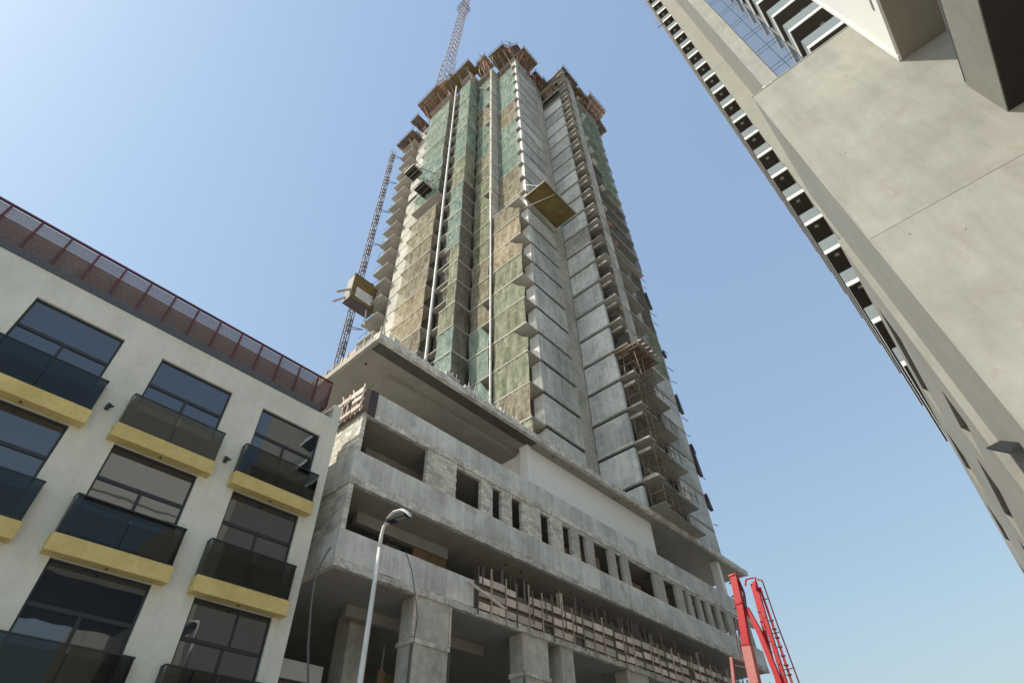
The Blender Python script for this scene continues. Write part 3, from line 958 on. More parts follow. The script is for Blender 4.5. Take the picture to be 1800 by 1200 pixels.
deck("small dark formwork deck beside the joisted one at the top", [(31.4, 19.4), (33.8, 19.4), (33.8, 20.8), (31.4, 20.8)], 104.6, M['timber'], .0, joists=3, props=2)
deck("dark formwork deck on the tall right wing's left top corner", [(34.2, 15.4), (38.6, 15.4), (38.6, 17.2), (34.2, 17.2)], 104.8, M['timber'], .1, joists=4, props=4)
deck("orange ply formwork deck along the middle of the right wing's top", [(38.8, 15.5), (41.6, 15.5), (41.6, 17.2), (38.8, 17.2)], 104.2, M['plyorange'], .0, joists=4, props=3)
deck("raised grey formwork screen at the right wing's far top end", [(41.2, 14.7), (46.0, 14.5), (46.2, 16.9), (41.2, 17.0)], 103.6, M['ply'], 1.4, joists=3, props=3)
deck("lowest dark formwork deck over the left end balconies", [(22.9, 46.2), (22.9, 41.6), (25.4, 41.6), (25.4, 46.2)], 100.9, M['timber'], .0, joists=5, props=4)
deck("second lowest formwork deck stepping up from the left end", [(22.4, 42.0), (22.4, 39.9), (25.2, 39.9), (25.2, 42.0)], 103.6, M['timber'], .1, joists=4, props=2)
deck("brown formwork deck hanging off the right wing's recess top", [(33.2, 20.3), (33.2, 17.6), (36.2, 17.6), (36.2, 20.3)], 99.6, M['ply'], .0, joists=3, props=2)

deck("tilted grey shutter table wedged above the left formwork decks", [(21.9, 35.2), (22.3, 32.6), (24.2, 32.2), (24.2, 35.6)], 106.2, M['ply'], .9, joists=4, props=2)
deck("upturned ply shutter between the notch and the near corner", [(24.6, 28.0), (24.3, 25.0), (26.6, 24.6), (26.6, 28.0)], 107.0, M['olive'], .6, joists=4, props=2)
deck("small black shutter deck on the peak of the near corner", [(26.0, 21.2), (26.8, 19.4), (29.0, 19.6), (28.6, 21.2)], 107.2, M['timber'], .4, joists=3, props=2)
deck("second dark shutter deck under the small one right of the peak", [(32.8, 18.8), (35.2, 19.2), (35.0, 21.4), (32.8, 21.0)], 102.9, M['timber'], .0, joists=3, props=2)
deck("low orange shutter deck tucked under the right wing's top", [(36.4, 15.6), (40.4, 15.2), (40.4, 17.2), (36.4, 17.2)], 102.6, M['plyorange'], .0, joists=5, props=3)
deck("narrow torn shutter at the right wing's outer shoulder", [(44.4, 15.7), (47.3, 16.0), (47.0, 17.6), (44.4, 17.4)], 100.6, M['timber'], .3, joists=3, props=2)
tp = MB()
for i in range(120):
    xx, yy = RND.choice(((RND.uniform(24.5, 34), RND.uniform(19.2, 20.6)), (RND.uniform(23.2, 25.6), RND.uniform(21, 42)), (RND.uniform(34.2, 45.5), RND.uniform(15.8, 17.0))))
    z = T + RND.uniform(-3.4, 1.0)
    p = Vector((xx, yy, z))
    tp.bar(p, p + Vector((RND.uniform(-1.4, 1.4), RND.uniform(-.5, .5), RND.uniform(-1.2, 1.2))), .08)
o = tp.build("loose_timber", M['timber'], kind='stuff')
o['label'] = "jumble of loose timbers and props around the tower top"
o['category'] = "timber"
tp = MB()
for i in range(46):
    xx, yy = RND.choice(((RND.uniform(25, 34), 19.9), (24.3, RND.uniform(21, 42)), (RND.uniform(35, 45), 16.3)))
    tp.bar((xx, yy, T - 3.3), (xx + RND.uniform(-.3, .3), yy + RND.uniform(-.3, .3), T + .2), .07)
o = tp.build("steel_props", M['prop_red'], kind='stuff')
o['label'] = "thin orange steel props crowding the open top storey of the tower"
o['category'] = "props"

# ------------------------------------------------------------------ loading platforms
def platform(label, x0, x1, y0, y1, z, mat, rim=.5, split=None, open_side='y'):
    t = thing("loading_platform", label, "platform", ((x0 + x1) / 2, (y0 + y1) / 2, z))
    MB().box(x0, x1, y0, y1, z, z + .12).build("deck_plate", mat, t, t)
    for i in range(5):
        k = x0 + (x1 - x0) * (i + .5) / 5
        if open_side == 'x':
            k = y0 + (y1 - y0) * (i + .5) / 5
            MB().box(x0 + .03, x1 - .03, k - .03, k + .03, z - .08, z - .001).build("joist", M['timber'], t, t)
    MB().box(x0 - .05, x0 - .002, y0, y1, z - .1, z + rim).build("side_plate", M['slab_edge'], t, t)
    MB().box(x0, x1, y0 - .05, y0 - .002, z - .1, z + rim).build("side_plate", M['slab_edge'], t, t)
    MB().box(x0, x1, y1 + .002, y1 + .05, z - .1, z + rim).build("side_plate", M['slab_edge'], t, t)
    if open_side == 'y' and mat is M['black']:
        for yy in (y0 + .15, y1 - .15):
            MB().bar((x0 + .2, yy, z + .1), (24.3, yy, z + 3.3), .06).build("hanger_rod", M['darksteel'], t, t)
        for xx in (x0 + .05, (x0 + x1) / 2, x1 - .05):
            MB().bar((xx, y0, z + .3), (xx, y0, z + 1.25), .05).build("guard_post", M['darksteel'], t, t)
        MB().bar((x0, y0, z + 1.2), (x1, y0, z + 1.2), .05).build("guard_rail", M['darksteel'], t, t)
        for q in range(3):
            xx = x0 + (x1 - x0) * (q + .5) / 3
            MB().box(xx - .05, xx + .05, y0, y1, z - .09, z - .002).build("joist", M['timber'], t, t)
    return t
platform("outer brown loading platform sticking out of the upper left face", 20.0, 21.7, 33.95, 35.9, 73.7, M['black'], .35)
platform("inner brown loading platform next to the wall on the upper left face", 22.1, 24.4, 34.15, 36.1, 72.3, M['black'], .35)
pf = platform("olive loading platform jutting from the bare concrete wall", 26.7, 32.4, 17.4, 20.45, 57.85, M['olive'], .08)
MB().bar((27.5, 17.6, 57.9), (27.3, 20.5, 61.5), .05).build("stay_rope", M['steel'], pf, pf)
MB().bar((26.6, 20.45, 57.9), (32.6, 20.45, 57.8), .16).build("edge_beam", M['pipe'], pf, pf)
MB().bar((26.4, 20.3, 55.2), (28.9, 17.5, 58.0), .07).build("raking_prop", M['plypale'], pf, pf)

# ------------------------------------------------------------------ hoist mast, cabin and crane
def lattice(mb, p0, p1, w, step, r=.05, n4=True):
    p0, p1 = Vector(p0), Vector(p1)
    d = (p1 - p0)
    Ln = d.length
    d.normalize()
    u = d.cross(Vector((0, 1, 0)))
    if u.length < .1: u = d.cross(Vector((1, 0, 0)))
    u.normalize()
    v = d.cross(u).normalized()
    cs = [u * a * w / 2 + v * b * w / 2 for a, b in ((1, 1), (1, -1), (-1, -1), (-1, 1))]
    for c in cs:
        mb.bar(p0 + c, p1 + c, r * 1.7)
    k = int(Ln / step)
    for i in range(k):
        a, b = p0 + d * (i * step), p0 + d * ((i + 1) * step)
        for q in range(4):
            c, c2 = cs[q], cs[(q + 1) % 4]
            mb.bar(a + c, b + c2, r)
            mb.bar(a + c, a + c2, r)
    return mb
ho = thing("construction_hoist", "lattice mast hoist with a tan cabin up the tower's left edge", "hoist", (23.0, 46.9, 0))
for i in range(25):
    z = i * 4.0
    if z < 100:
        lattice(MB(), (23.0, 46.9, z), (23.0, 46.9, min(z + 3.97, 100.2)), .62, 1.0, .06).build("mast_section", M['darksteel'], ho, ho)
for z in range(26, 100, 9):
    tie = MB().bar((23.1, 46.6, z), (24.6, 45.9, z), .07)
    tie.bar((23.3, 47.1, z), (24.6, 45.9, z), .06)
    tie.build("mast_tie", M['darksteel'], ho, ho)
cb = MB().box(21.3, 24.9, 45.0, 45.06, 55.9, 60.5)
cab = cb.build("hoist_cabin", M['olive'], ho, ho)
MB().box(21.24, 21.3, 45.0, 46.4, 55.9, 60.5).build("side_panel", M['slab_edge'], cab, ho)
MB().box(21.2, 25.0, 44.95, 46.45, 55.7, 55.88).build("cabin_floor", M['darksteel'], cab, ho)
MB().box(21.2, 25.0, 44.95, 46.45, 60.52, 60.62).build("cabin_roof", M['darksteel'], cab, ho)
MB().box(21.9, 24.4, 44.96, 44.99, 56.6, 58.4).build("mesh_door", M['white_conc'], cab, ho)
MB().box(21.8, 24.5, 44.93, 44.99, 58.5, 58.65).build("red_band", M['prop_red'], cab, ho)
MB().bar((21.3, 45.2, 57.5), (19.7, 45.4, 55.8), .22).build("landing_arm", M['ply'], cab, ho)
MB().bar((21.3, 46.0, 56.6), (20.0, 46.4, 55.0), .18).build("landing_arm", M['ply'], cab, ho)
MB().bar((24.0, 45.1, 55.6), (24.2, 45.1, 53.0), .12).build("support_post", M['pipe'], cab, ho)

cr = thing("luffing_crane", "slim lattice crane jib rising behind the tower top out of the frame", "crane", (23.9, 36, 104))
p0, p1 = Vector((23.6, 36, 104)), Vector((27.9, 36, 196))
for i in range(15):
    a, b = p0.lerp(p1, i / 15), p0.lerp(p1, (i + .985) / 15)
    w = 2.0 if i < 4 else 1.5
    lattice(MB(), a, b, w, 3.0, .075).build("jib_section", M['craneg'], cr, cr)
a = p0.lerp(p1, .05)
MB().box(24.3, 27.0, 34.6, 37.2, 105.5, 105.8).build("crane_platform", M['darksteel'], cr, cr)
mb = MB().bar((24.5, 35, 118), (28.6, 30, 108), .35)
mb.build("counter_jib_strut", M['darksteel'], cr, cr)
mb = MB()
for q in range(4):
    mb.bar((24.5 + q * 1.1, 33, 105.5), (24.5 + q * 1.1, 33, 108.5), .14)
mb.bar((24.2, 33, 108.5), (28.2, 33, 108.5), .14).bar((24.2, 33, 107.0), (28.2, 33, 107.0), .1)
mb.build("guard_rail", M['darksteel'], cr, cr)
c = p0.lerp(p1, .72)
mb = MB()
for s in (-1.2, 1.2):
    mb.bar(c + Vector((s, -1.1, 0)), c + Vector((s, 1.1, 0)), .14).bar(c + Vector((s, -1.1, 3)), c + Vector((s, 1.1, 3)), .14)
    mb.bar(c + Vector((s, -1.1, 0)), c + Vector((s, -1.1, 3)), .14)
for q in (0, 3):
    for s in (-1.1, 1.1):
        mb.bar(c + Vector((-1.2, s, q)), c + Vector((1.2, s, q)), .14)
mb.build("climbing_collar", M['darksteel'], cr, cr)

# ------------------------------------------------------------------ timber formwork along the podium
fw = thing("timber_formwork", "long plank and post formwork fence along the podium's lowest slab", "formwork", (16.8, 16.9, 9.9))
x = 16.85
i = 0
while x < BX1:
    bay = RND.uniform(.62, .95)
    xe = min(x + bay, BX1)
    for zc in (10.14, 10.62, 11.12):
        if RND.random() < .06: continue
        hh = RND.uniform(.25, .33)
        dz = RND.uniform(-.03, .03)
        MB().box(x + .02, xe - RND.uniform(.01, .05), 16.90 + RND.uniform(-.01, .01), 16.93, zc + dz, zc + hh + dz, j=.008).build("plank", M['plypale'], fw, fw)
    # backing rail
    if i % 3 == 0:
        for zc in (10.42, 10.92):
            MB().box(x, min(x + 2.6, BX1), 16.935, 16.985, zc, zc + .1, j=.01).build("rail", M['timber'], fw, fw)
    zt = RND.uniform(11.55, 12.0)
    MB().box(x - .025, x + .025, 16.84, 16.89, 9.9 + RND.uniform(-.15, .1), zt - .1, j=.012).build("post", M['ply'] if i % 3 else M['timber'], fw, fw)
    if RND.random() < .35:
        MB().box(x + .25, x + .29, 16.85, 16.89, 10.9 + RND.uniform(-.8, 0), RND.uniform(11.5, 11.8), j=.01).build("post", M['steel_rust'], fw, fw)
    x = xe
    i += 1
MB().bar((16.2, 16.8, 10.95), (18.3, 16.7, 10.35), .09).build("loose_plank", M['plypale'], fw, fw)
MB().box(16.76, BX1, 17.0, 17.05, 10.1, 11.25).build("shutter_panel", M['timber'], fw, fw)

rbx = MB()
x = 16.9
while x < BX1:
    zt = RND.uniform(11.3, 12.1)
    rbx.bar((x, 17.12, 10.1), (x + RND.uniform(-.06, .06), 17.1 + RND.uniform(-.05, .05), zt), .022)
    if RND.random() < .12: rbx.bar((x, 17.1, 10.1), (x, 17.08, 12.4), .05)
    x += RND.uniform(.12, .32)
rbx.build("starter_bars", M['steel_rust'], fw, fw, kind='stuff')

fc = thing("timber_formwork", "small sunlit plank formwork left at the podium's upper left corner", "formwork", (10, 17.5, 16.3))
for zc in (16.42, 16.86, 17.3):
    y = 16.95
    while y < 18.9:
        w = RND.uniform(.5, .9)
        if RND.random() > .2:
            MB().box(9.74, 9.79, y, min(y + w, 19.0), zc + RND.uniform(-.04, .04), zc + RND.uniform(.2, .27), j=.02).build("plank", M['plypale'], fc, fc)
        y += w + .05
for y in (17.0, 17.35, 17.7, 18.05, 18.45, 18.85):
    MB().box(9.80, 9.85, y, y + .05, 16.3, RND.uniform(17.5, 17.85), j=.015).build("post", M['plypale'], fc, fc)
for i in range(5):
    y = 17.1 + i * .4
    MB().bar((9.8, y, RND.uniform(16.6, 17.4)), (9.75, y + RND.uniform(.15, .4), RND.uniform(17.0, 17.9)), .05).build("offcut", M['plypale'], fc, fc)
MB().box(9.92, 10.16, 16.95, 19.0, 16.32, 17.6).build("shutter_panel", M['timber'], fc, fc)
MB().box(10.17, 10.54, 16.93, 17.0, 16.32, 17.62).build("shutter_panel", M['darksteel'], fc, fc)

# ------------------------------------------------------------------ roof edge fence
fe = thing("site_fence", "low yellowish board fence on the podium roof's left edge", "fence", (10, 17, 21.05))
y = 17.25
while y < 45:
    w = RND.uniform(.5, .75)
    MB().box(10.25, 10.29, y, y + w - .02, 21.06, 21.75 + RND.uniform(-.08, .12), j=.01).build("board", RND.choice((M['net_tan'], M['ply'], M['net_orange'], M['net_tan'])), fe, fe)
    MB().box(10.19, 10.245, y - .02, y + .03, 21.06, 21.9).build("post", M['plypale'], fe, fe)
    y += w

# ------------------------------------------------------------------ lower right scaffold and shoring on the tower
sf = thing("tube_scaffold", "rusty tube scaffold climbing from the podium roof beside the right wing", "scaffold", (35, 16.6, 21.1))
for ix in range(4):
    for iy in range(2):
        xx, yy = 34.4 + ix * .95, 15.9 + iy * 1.0
        if iy == 0: yy = 17.15 if ix < 0 else 15.75
        MB().bar((xx, yy, 21.1), (xx, yy, 35.8 + RND.uniform(-3, 0)), .045).build("standard", M['steel_rust'], sf, sf)
k = 0
z = 22.2
while z < 35:
    for yy in (15.75, 16.9):
        MB().bar((34.2, yy, z), (37.5, yy, z), .05).build("ledger", M['steel_rust'], sf, sf)
    for ix in range(4):
        xx = 34.4 + ix * .95
        MB().bar((xx, 15.6, z + .06), (xx, 17.0, z + .06), .05).build("transom", M['steel_rust'], sf, sf)
    s = 1 if k % 2 else -1
    MB().bar((34.4 if s > 0 else 37.2, 15.74, z), (37.2 if s > 0 else 34.4, 15.74, z + 1.8), .045).build("brace", M['steel_rust'], sf, sf)
    z += 1.8
    k += 1
sd2 = thing("shoring_deck", "dark timber shoring deck jutting out above the tube scaffold", "formwork", (36, 16.2, 36.4))
for i in range(9):
    yy = 14.9 + i * .27
    MB().box(33.9, 37.4, yy, yy + .1, 36.05, 36.2, j=.01).build("joist", M['plyorange'], sd2, sd2)
for i in range(5):
    xx = 34.1 + i * .8
    MB().box(xx, xx + .1, 14.7, 17.3, 35.88, 36.03, j=.01).build("bearer", M['timber'], sd2, sd2)
MB().box(33.9, 37.4, 14.85, 17.2, 36.21, 36.26).build("plywood_sheet", M['ply'], sd2, sd2)
for i in range(6):
    xx = 34 + i * .65
    MB().bar((xx, 14.7, 36.3), (xx + .1, 14.4, 36.32), .12, .1).build("timber_end", M['plypale'], sd2, sd2)
for i in range(6):
    xx, yy = 34.3 + (i % 3) * 1.3, 15.4 + (i // 3) * 1.1
    MB().bar((xx, yy, 35.85), (xx + RND.uniform(-.6, .6), yy, 33.3), .07).build("steel_prop", M['steel_rust'], sd2, sd2)

# loose mesh and debris on the balconies under it
db = MB()
for i in range(80):
    xx, yy = RND.uniform(34.6, 37.8), RND.uniform(15.9, 17.1)
    z = RND.uniform(23.5, 35)
    p = Vector((xx, yy, z))
    db.bar(p, p + Vector((RND.uniform(-.7, .7), RND.uniform(-.2, .2), RND.uniform(-.9, .9))), .035)
o = db.build("loose_rebar", M['steel_rust'], kind='stuff')
o['label'] = "tangle of loose rebar and tubes behind the rusty scaffold"
o['category'] = "rebar"

# interior props standing in the podium storeys
GP = "steel props standing behind the podium openings"
plab = ["steel prop just right of the plank fence's left end", "second steel prop behind the plank fence from its left end",
        "wide pale column prop third along behind the plank fence", "bright silver duct riser behind the middle of the fence",
        "thin white prop far right behind the plank fence"]
for (lb, xx, w, m) in zip(plab, (20.0, 21.6, 24.4, 33.2, 39.0), (.12, .12, .35, .3, .22), ('steel', 'steel', 'whitewall', 'steel', 'pipe')):
    t = thing("steel_prop", lb, "prop", (xx, 18.4, 10.1), GP)
    MB().tube([(xx, 18.4, 10.1), (xx, 18.4, 11.7)], w / 2 * 1.25, 8).build("outer_tube", M[m], t, t)
    MB().tube([(xx, 18.4, 11.7), (xx, 18.4, 12.97)], w / 2, 8).build("inner_tube", M[m], t, t)
    MB().box(xx - .15, xx + .15, 18.25, 18.55, 12.98, 13.02).build("head_plate", M[m], t, t)

# scaffold and stores in the open ground storey
gs = thing("frame_scaffold", "dim frame scaffold inside the open ground storey beside the first column", "scaffold", (12.9, 19, 0))
for xx in (14.9, 16.3):
    for yy in (19.2, 20.2):
        MB().bar((xx, yy, 0), (xx, yy, 9.0), .06).build("standard", M['steel'], gs, gs)
for z in (6.6, 7.6, 8.6):
    MB().bar((14.9, 19.2, z), (16.3, 19.2, z), .05).build("ledger", M['steel'], gs, gs)
MB().bar((14.9, 19.2, 7.7), (16.3, 19.2, 8.3), .04).build("brace", M['steel'], gs, gs)
MB().bar((14.9, 19.2, 7.7), (16.3, 19.2, 7.2), .04).build("brace", M['steel'], gs, gs)
hb = thing("plywood_hoarding", "brown plywood sheets standing behind the street lamp pole", "hoarding", (15, 20, 0))
for i, (a, b) in enumerate(((13.95, 14.25), (14.3, 15.1), (15.15, 15.75))):
    MB().box(a, b, 19.05, 19.1, 4.5, 7.75 - .1 * i, j=.01).build("sheet", (M['plyorange'], M['olive'], M['olive'])[i], hb, hb)
wk = thing("plank_stack", "stack of pale wrapped boards at the bottom beside the cream block", "boards", (11.2, 20, 6))
MB().box(10.6, 12.2, 20, 21.2, 7.15, 7.75, j=.05).build("wrapped_pack", M['sack'], wk, wk)
MB().box(10.7, 12.1, 20.1, 21.1, 0, 7.1).build("trestle", M['dark_in'], wk, wk)

hc = MB().tube([(9.72, 16.88, 10.3), (9.6, 16.8, 10.1), (9.42, 16.75, 9.65), (9.34, 16.78, 9.1), (9.42, 16.8, 8.3), (9.62, 16.82, 7.2), (9.95, 16.85, 6.0), (10.2, 16.85, 0.2)], .035, 6).build("hanging_cable", M['cable'])
hc['label'] = "thin grey cable hanging off the podium corner next to the cream block"
hc['category'] = "cable"
hc2 = MB().tube([(13.0, 16.95, 11.2), (13.3, 16.9, 10.6), (13.55, 16.9, 9.9), (13.8, 16.9, 9.0), (13.7, 17.0, 7.4), (13.6, 17.0, 6.0), (13.6, 17.0, 0.2)], .018, 6).build("hanging_cable", M['cable'])
hc2['label'] = "thinner cable hanging down the left side of the first big column"
hc2['category'] = "cable"

# ------------------------------------------------------------------ tower across the street, right
rt = thing("residential_tower", "tall finished cream residential tower with glass balconies leaning in from the right", "building", (30, -6, 0))
# near block
MB().box(13.03, 18.78, -30, -1.46, 0, 23.2).build("core_wall", M['greyrender'], rt, rt)
for (z0, z1) in ((0, 13.79), (13.805, 23.22)):
    MB().box(13.0, 13.03, -30, -1.43, z0, z1).build("wall_panel", M['cream'], rt, rt)
MB().box(13.03, 18.79, -1.46, -1.43, 0, 23.22).build("wall_panel", M['greyrender'], rt, rt)
MB().box(12.98, 13.05, -30, -1.41, 23.222, 23.27).build("coping", M['cream'], rt, rt)
for (yy, zz) in ((-2.2, 13.3), (-3.1, 12.6), (-2.4, 17.4), (-3.9, 20.8), (-3.2, 9.4)):
    MB().tube([(13.001, yy, zz), (12.985, yy, zz)], .022, 8).build("wall_fixing", M['greyrender'], rt, rt)
MB().box(12.995, 13.0, -1.47, -1.43, 0, 23.22).build("corner_bead", M['cream'], rt, rt)
vp = MB().tube([(13.35, -2.02, 23.2), (13.35, -2.02, 23.85), (13.4, -1.95, 24.0)], .035, 8)
vp.tube([(13.35, -2.02, 23.8), (13.3, -2.3, 23.8)], .03, 8)
vp.build("vent_pipe", M['pipe'], rt, rt)
# parking podium facade running along the street (very slightly turned)
def fy(x): return -1.23 + .0165 * (min(x, 62) - 17.8) + .0006 * max(0, x - 62)
def skew(name, mat, x0, x1, d0, d1, z0, z1, parent=None):
    P = [(x0, fy(x0) - d1, z0), (x1, fy(x1) - d1, z0), (x1, fy(x1) - d0, z0), (x0, fy(x0) - d0, z0)]
    P += [(p[0], p[1], z1) for p in P]
    return MB().poly8(P).build(name, mat, parent or rt, rt)
opU = [(22.2, 29.3), (33.7, 38.9), (44.3, 51.5), (57, 65), (72, 82)]
opL = [(20.9, 23.9), (26.6, 32.9), (36.4, 43), (48, 55), (61, 69)]
segs = [18.8, 30, 44, 62, 110]
for a, b in zip(segs[:-1], segs[1:]):
    skew("wall_panel", M['greyrender'], a, b, 0, .35, 0, 12.1)
    skew("wall_panel", M['greyrender'], a, b, 0, .35, 13.55, 17.0)
    skew("wall_panel", M['greyrender'], a, b, 0, .35, 18.75, 20.0)
    skew("wall_panel", M['dark_in'], a, b, .8, 1.0, 0, 19.9)
def pierfill(ops, z0, z1):
    x = 18.8
    for a, b in ops:
        skew("wall_panel", M['greyrender'], x, a, 0.0, .35, z0, z1)
        skew("sloping_sill", M['cream'], a, b, .05, .34, z0 - .0, z0 + .12)
        for q in range(5):
            zz = z0 + .3 + q * (z1 - z0 - .3) / 5
            skew("louvre", M['frame'], a, b, .2, .3, zz, zz + .07)
        x = b
    skew("wall_panel", M['greyrender'], x, 110, 0.0, .35, z0, z1)
pierfill(opU, 17.0, 18.75)
pierfill(opL, 12.1, 13.55)
MB().box(18.77, 18.8, -1.45, -1.2, 0, 19.95).build("corner_fin", M['cream'], rt, rt)
MB().box(19.0, 110, -30, -2.6, 0, 19.9).build("core_wall", M['greyrender'], rt, rt)
MB().poly8([(14.9, -1.43, 8.2), (18.2, -1.43, 9.9), (17.9, -1.05, 9.75), (15.1, -1.2, 8.2), (14.9, -1.43, 8.3), (18.2, -1.43, 10.0), (17.9, -1.05, 9.8), (15.1, -1.2, 8.25)]).build("awning_fitting", M['black'], rt, rt)
# slim tower body with balcony stack
SX = 30.7
MB().box(SX, 48, -3.56, -2.17, 19.9, 125).build("tower_wall", M['greyrender'], rt, rt)
MB().box(24.0, 48, -30, -3.57, 19.9, 125).build("tower_wall", M['greyrender'], rt, rt)
MB().box(23.96, 24.0, -4.56, -3.56, 19.9, 125).build("wall_panel", M['cream'], rt, rt)
z = 47.6 - 3.3 * 8
GBAL = None
while z < 122:
    s = MB().box(SX - .02, 47, -2.17, -.95, z, z + .30).build("balcony_slab", M['brightwhite'], rt, rt)
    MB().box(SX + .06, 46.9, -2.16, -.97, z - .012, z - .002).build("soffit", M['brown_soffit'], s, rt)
    MB().box(SX, SX + .02, -2.12, -.98, z + .31, z + 1.28).build("glass_panel", M['clearglass'], s, rt)
    MB().box(SX + .03, 46.9, -.99, -.97, z + .31, z + 1.28).build("glass_panel", M['clearglass'], s, rt)
    MB().box(SX + .35, SX + .60, -1.65, -1.4, z - .06, z - .013).build("downlight", M['lamp_lens'], s, rt)
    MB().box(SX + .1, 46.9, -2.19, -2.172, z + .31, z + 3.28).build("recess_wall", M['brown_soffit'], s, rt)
    z += 3.3
# front balconies
z = 38.57 - 3.19 * 3
while z < 75:
    s = MB().box(21.8, 24.0, -14, -6.36, z, z + .28).build("balcony_slab", M['brightwhite'], rt, rt)
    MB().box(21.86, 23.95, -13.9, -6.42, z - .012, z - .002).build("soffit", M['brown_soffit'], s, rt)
    MB().box(21.82, 21.84, -13.9, -6.4, z + .29, z + 1.35).build("glass_panel", M['clearglass'], s, rt)
    MB().box(21.86, 23.9, -6.40, -6.38, z + .29, z + 1.35).build("glass_panel", M['clearglass'], s, rt)
    MB().box(22.7, 23.0, -8.3, -8.0, z - .07, z - .013).build("downlight", M['lamp_lens'], s, rt)
    MB().box(23.9, 23.955, -14, -6.45, z + .29, z + 3.15).build("sliding_door", M['curtain'], s, rt)
    z += 3.19
# curtain wall between
z = 24.0
while z < 110:
    for (y0, y1) in ((-5.46, -4.6), (-6.32, -5.5)):
        MB().box(23.93, 23.955, y0, y1, z + .02, z + 2.6).build("pane", M['curtain'], rt, rt)
        MB().box(23.93, 23.955, y0, y1, z + 2.66, z + 3.14).build("spandrel", M['curtain'], rt, rt)
    z += 3.19
MB().box(23.956, 23.99, -6.36, -4.58, 20, 122).build("curtain_frame", M['frame'], rt, rt)
# white box bay over the street
bay = MB().box(4.0, 12.99, -6.42, -5.11, 19.72, 27.0).build("projecting_bay", M['brightwhite'], rt, rt)
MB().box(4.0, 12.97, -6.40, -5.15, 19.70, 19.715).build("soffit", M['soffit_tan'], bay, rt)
MB().box(12.8, 12.985, -5.108, -5.07, 19.72, 27.0).build("corner_trim", M['brightwhite'], bay, rt)
MB().box(4.0, 12.75, -5.108, -5.07, 19.72, 19.85).build("corner_trim", M['brightwhite'], bay, rt)
MB().box(4.0, 11.3, -5.107, -5.09, 20.25, 20.36).build("groove_shade_strip", M['greyrender'], bay, rt)  # grey strip on the face paints the shade of a slot
cn = MB().box(4.0, 12.99, -14, -5.5, 15.32, 17.0).build("street_canopy", M['canopy_shade'], rt, rt)
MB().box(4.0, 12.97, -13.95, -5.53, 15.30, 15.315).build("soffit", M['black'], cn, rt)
MB().box(4.0, 12.98, -5.58, -5.54, 17.0, 17.2).build("flashing", M['frame'], cn, rt)
# facade cables at the far top
for (a, b) in (((30.2, -.5, 122), (30.2, -.55, 79)), ((30.2, -.15, 122), (30.2, -.3, 79))):
    MB().bar(a, b, .05).build("rope", M['cable'], rt, rt)
MB().bar((30.2, -.15, 79), (30.6, -.95, 80), .08).build("rope_bracket", M['cable'], rt, rt)

# ------------------------------------------------------------------ street lamp
sl = thing("street_lamp", "slender white street lamp with a curved cobra head", "street lamp", (8.36, 12.06, .14))
MB().tube([(8.36, 12.06, .14), (8.36, 12.06, 4), (8.36, 12.06, 8.3)], [.088, .074, .05], 12).build("pole", M['pipe'], sl, sl, smooth=True)
MB().tube([(8.36, 12.06, 8.29), (8.36, 12.06, 8.6), (8.37, 12.03, 8.83), (8.38, 11.93, 8.97), (8.38, 11.82, 9.02)], [.055, .05, .045, .04, .04], 10).build("bent_arm", M['pipe'], sl, sl, smooth=True)
hd = MB()
secs = [(11.98, 8.93, .06, .05), (11.8, 9.02, .13, .08), (11.5, 9.08, .17, .09), (11.2, 9.03, .16, .08), (11.0, 8.88, .11, .06), (10.93, 8.78, .03, .02)]
b0 = len(hd.v)
for (y, z, w, h) in secs:
    for t in range(10):
        an = math.pi * t / 9
        hd.v.append((8.38 + w * math.cos(an), y, z - .05 + h * math.sin(an)))
for i in range(len(secs) - 1):
    for t in range(9):
        hd.f.append((i * 10 + t, i * 10 + t + 1, (i + 1) * 10 + t + 1, (i + 1) * 10 + t))
    hd.f.append((i * 10 + 9, i * 10, (i + 1) * 10, (i + 1) * 10 + 9))
lh = hd.build("lamp_head", M['pipe'], sl, sl, smooth=True)
MB().poly8([(8.26, 11.85, 8.90), (8.50, 11.85, 8.90), (8.50, 11.05, 8.80), (8.26, 11.05, 8.80), (8.25, 11.85, 8.96), (8.51, 11.85, 8.96), (8.51, 11.05, 8.88), (8.25, 11.05, 8.88)]).build("lamp_housing", M['frame'], sl, sl)
MB().poly8([(8.30, 11.5, 8.845), (8.46, 11.5, 8.845), (8.46, 11.12, 8.80), (8.30, 11.12, 8.80), (8.30, 11.5, 8.86), (8.46, 11.5, 8.86), (8.46, 11.12, 8.82), (8.30, 11.12, 8.82)]).build("lens", M['lamp_lens'], sl, sl)

# ------------------------------------------------------------------ red concrete pump boom
pm = thing("concrete_pump_boom", "folded red concrete pump boom rising at the lower right", "crane", (19, 7, 2))
PB = {'E': [(6.38, 8.62), (6.36, 7.6), (6.36, 5.85)], 'main': [(6.99, 9.09), (7.08, 8.02), (7.24, 6.98), (7.32, 6.0)], 'A': [(6.93, 8.04), (6.76, 7.32), (6.63, 5.88)], 'B': [(6.45, 8.8), (6.49, 7.68), (6.51, 5.86)], 'C': [(6.57, 8.77), (6.61, 7.9), (6.75, 5.9)], 'D': [(6.23, 8.77), (6.22, 7.49), (6.19, 6.7), (6.16, 5.79)], 'elbow': [(6.75, 8.72), (6.67, 8.9), (6.52, 8.9), (6.35, 8.87), (6.45, 8.5)], 'left': [(7.83, 6.81), (7.96, 6.12), (7.38, 6.6)], 'hoseL': [(7.38, 7.81), (7.4, 7.47), (7.48, 7.03), (7.46, 6.79)], 'hoseR': [(6.9, 9.0), (6.84, 8.51), (6.93, 8.04)]}
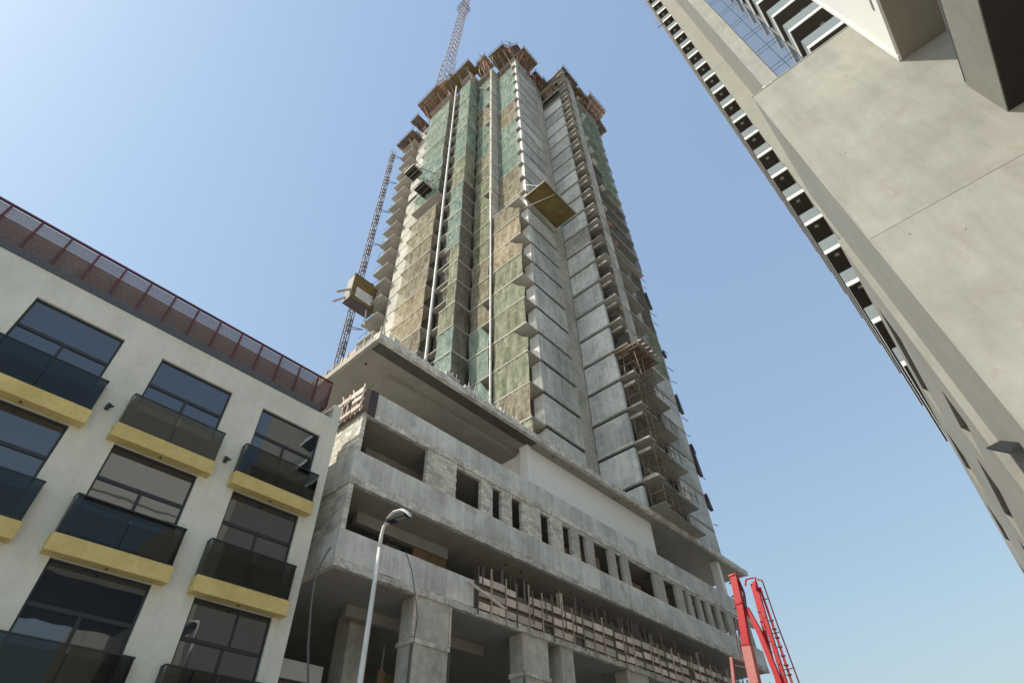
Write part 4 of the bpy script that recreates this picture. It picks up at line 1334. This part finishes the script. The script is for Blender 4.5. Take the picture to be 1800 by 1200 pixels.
def poly(name, pts, w, mat, n=4, dx=0.0):
    mb = MB()
    for a, b in zip(pts[:-1], pts[1:]):
        mb.bar((19 + dx, a[0], a[1]), (19 + dx, b[0], b[1]), w, w * .9, up=(1, 0, 0))
    return mb.build(name, M[mat], pm, pm)
poly("main_boom", PB['main'][:3], .22, 'red')
poly("lower_boom", [PB['main'][2], PB['main'][3], (PB['main'][3][0] + .45, 3.0)], .28, 'redpale', dx=.02)
for k, w in ((0.0, .27), (.42, .25), (.98, .26)):
    a, b = PB['main'][0], PB['main'][2]
    y, z = a[0] + (b[0] - a[0]) * k, a[1] + (b[1] - a[1]) * k
    MB().box(18.88, 19.12, y - w / 2, y + w / 2, z - .025, z + .03, j=.006).build("boom_flange", M['red'], pm, pm)
for q, (key, w, dx) in enumerate((('A', .15, .1), ('B', .12, .2), ('C', .09, .25), ('E', .06, .3))):
    pts = list(PB[key])
    pts.append((pts[-1][0] + .3, 3.0))
    poly("boom_chord", pts, w, 'red', dx=dx)
    a, b = pts[-3], pts[-2]
    for t in range(7):
        k = t / 7
        y, z = a[0] + (b[0] - a[0]) * k, a[1] + (b[1] - a[1]) * k
        MB().box(19 + dx - .06, 19 + dx + .06, y - .055, y + .055, z - .015, z + .015, j=.004).build("boom_bracket", M['rustred'], pm, pm)
MB().tube([(19.3, y, z) for y, z in PB['D']] + [(19.35, PB['D'][-1][0] - .02, 3.0)], .022, 8).build("delivery_pipe", M['rustred'], pm, pm)
MB().tube([(19.1, y, z) for y, z in PB['elbow']], .03, 8).build("pipe_elbow", M['red'], pm, pm)
MB().tube([(19.25, PB['elbow'][3][0], PB['elbow'][3][1]), (19.28, PB['D'][0][0] + .03, PB['D'][0][1] + .05), (19.3, PB['D'][0][0], PB['D'][0][1])], .035, 8).build("pipe_elbow", M['redpale'], pm, pm)
for k in range(9):
    t = (k + .7) / 9
    z = PB['D'][0][1] + (PB['D'][-1][1] - PB['D'][0][1]) * t
    def at(P):
        for (a, b) in zip(P[:-1], P[1:]):
            if b[1] <= z <= a[1]:
                return a[0] + (b[0] - a[0]) * (a[1] - z) / (a[1] - b[1])
        return P[-1][0]
    if k % 3 == 1:
        MB().bar((19.2, at(PB['B']), z), (19.3, at(PB['D']), z + .02), .022).build("pipe_clamp", M['rustred'], pm, pm)
MB().tube([(19.06, y, z) for y, z in PB['hoseL']], .022, 6).build("hydraulic_hose", M['rustred'], pm, pm)
MB().tube([(18.94, y + .04, z - .05) for y, z in PB['hoseL']], .016, 6).build("hydraulic_hose", M['darksteel'], pm, pm)
MB().tube([(19.06, y, z) for y, z in PB['hoseR']], .03, 6).build("hydraulic_ram", M['rustred'], pm, pm)
MB().tube([(19.02, y + .03, z) for y, z in PB['hoseR']], .014, 6).build("hydraulic_hose", M['darksteel'], pm, pm)
for k in (.1, .3, .46, .62, .8):
    a, b = PB['main'][0], PB['main'][2]
    y, z = a[0] + (b[0] - a[0]) * k, a[1] + (b[1] - a[1]) * k
    MB().box(18.9, 19.0, y + .07, y + .16, z - .02, z + .02, j=.012).build("boom_bracket", M['rustred'], pm, pm)
poly("outrigger_arm", [PB['left'][0], PB['left'][1], (PB['left'][1][0] + .1, 3.0)], .085, 'redpale')
poly("link_bar", [PB['left'][0], PB['left'][2]], .05, 'rustred', dx=.03)
poly("link_bar", [(PB['left'][0][0] - .02, PB['left'][0][1] - .22), (PB['left'][2][0], PB['left'][2][1] - .18)], .035, 'rustred', dx=.03)
MB().box(18.6, 19.5, 6.0, 8.3, .0, 3.0, j=.02).build("turret", M['redpale'], pm, pm)

bpy.context.view_layer.update()
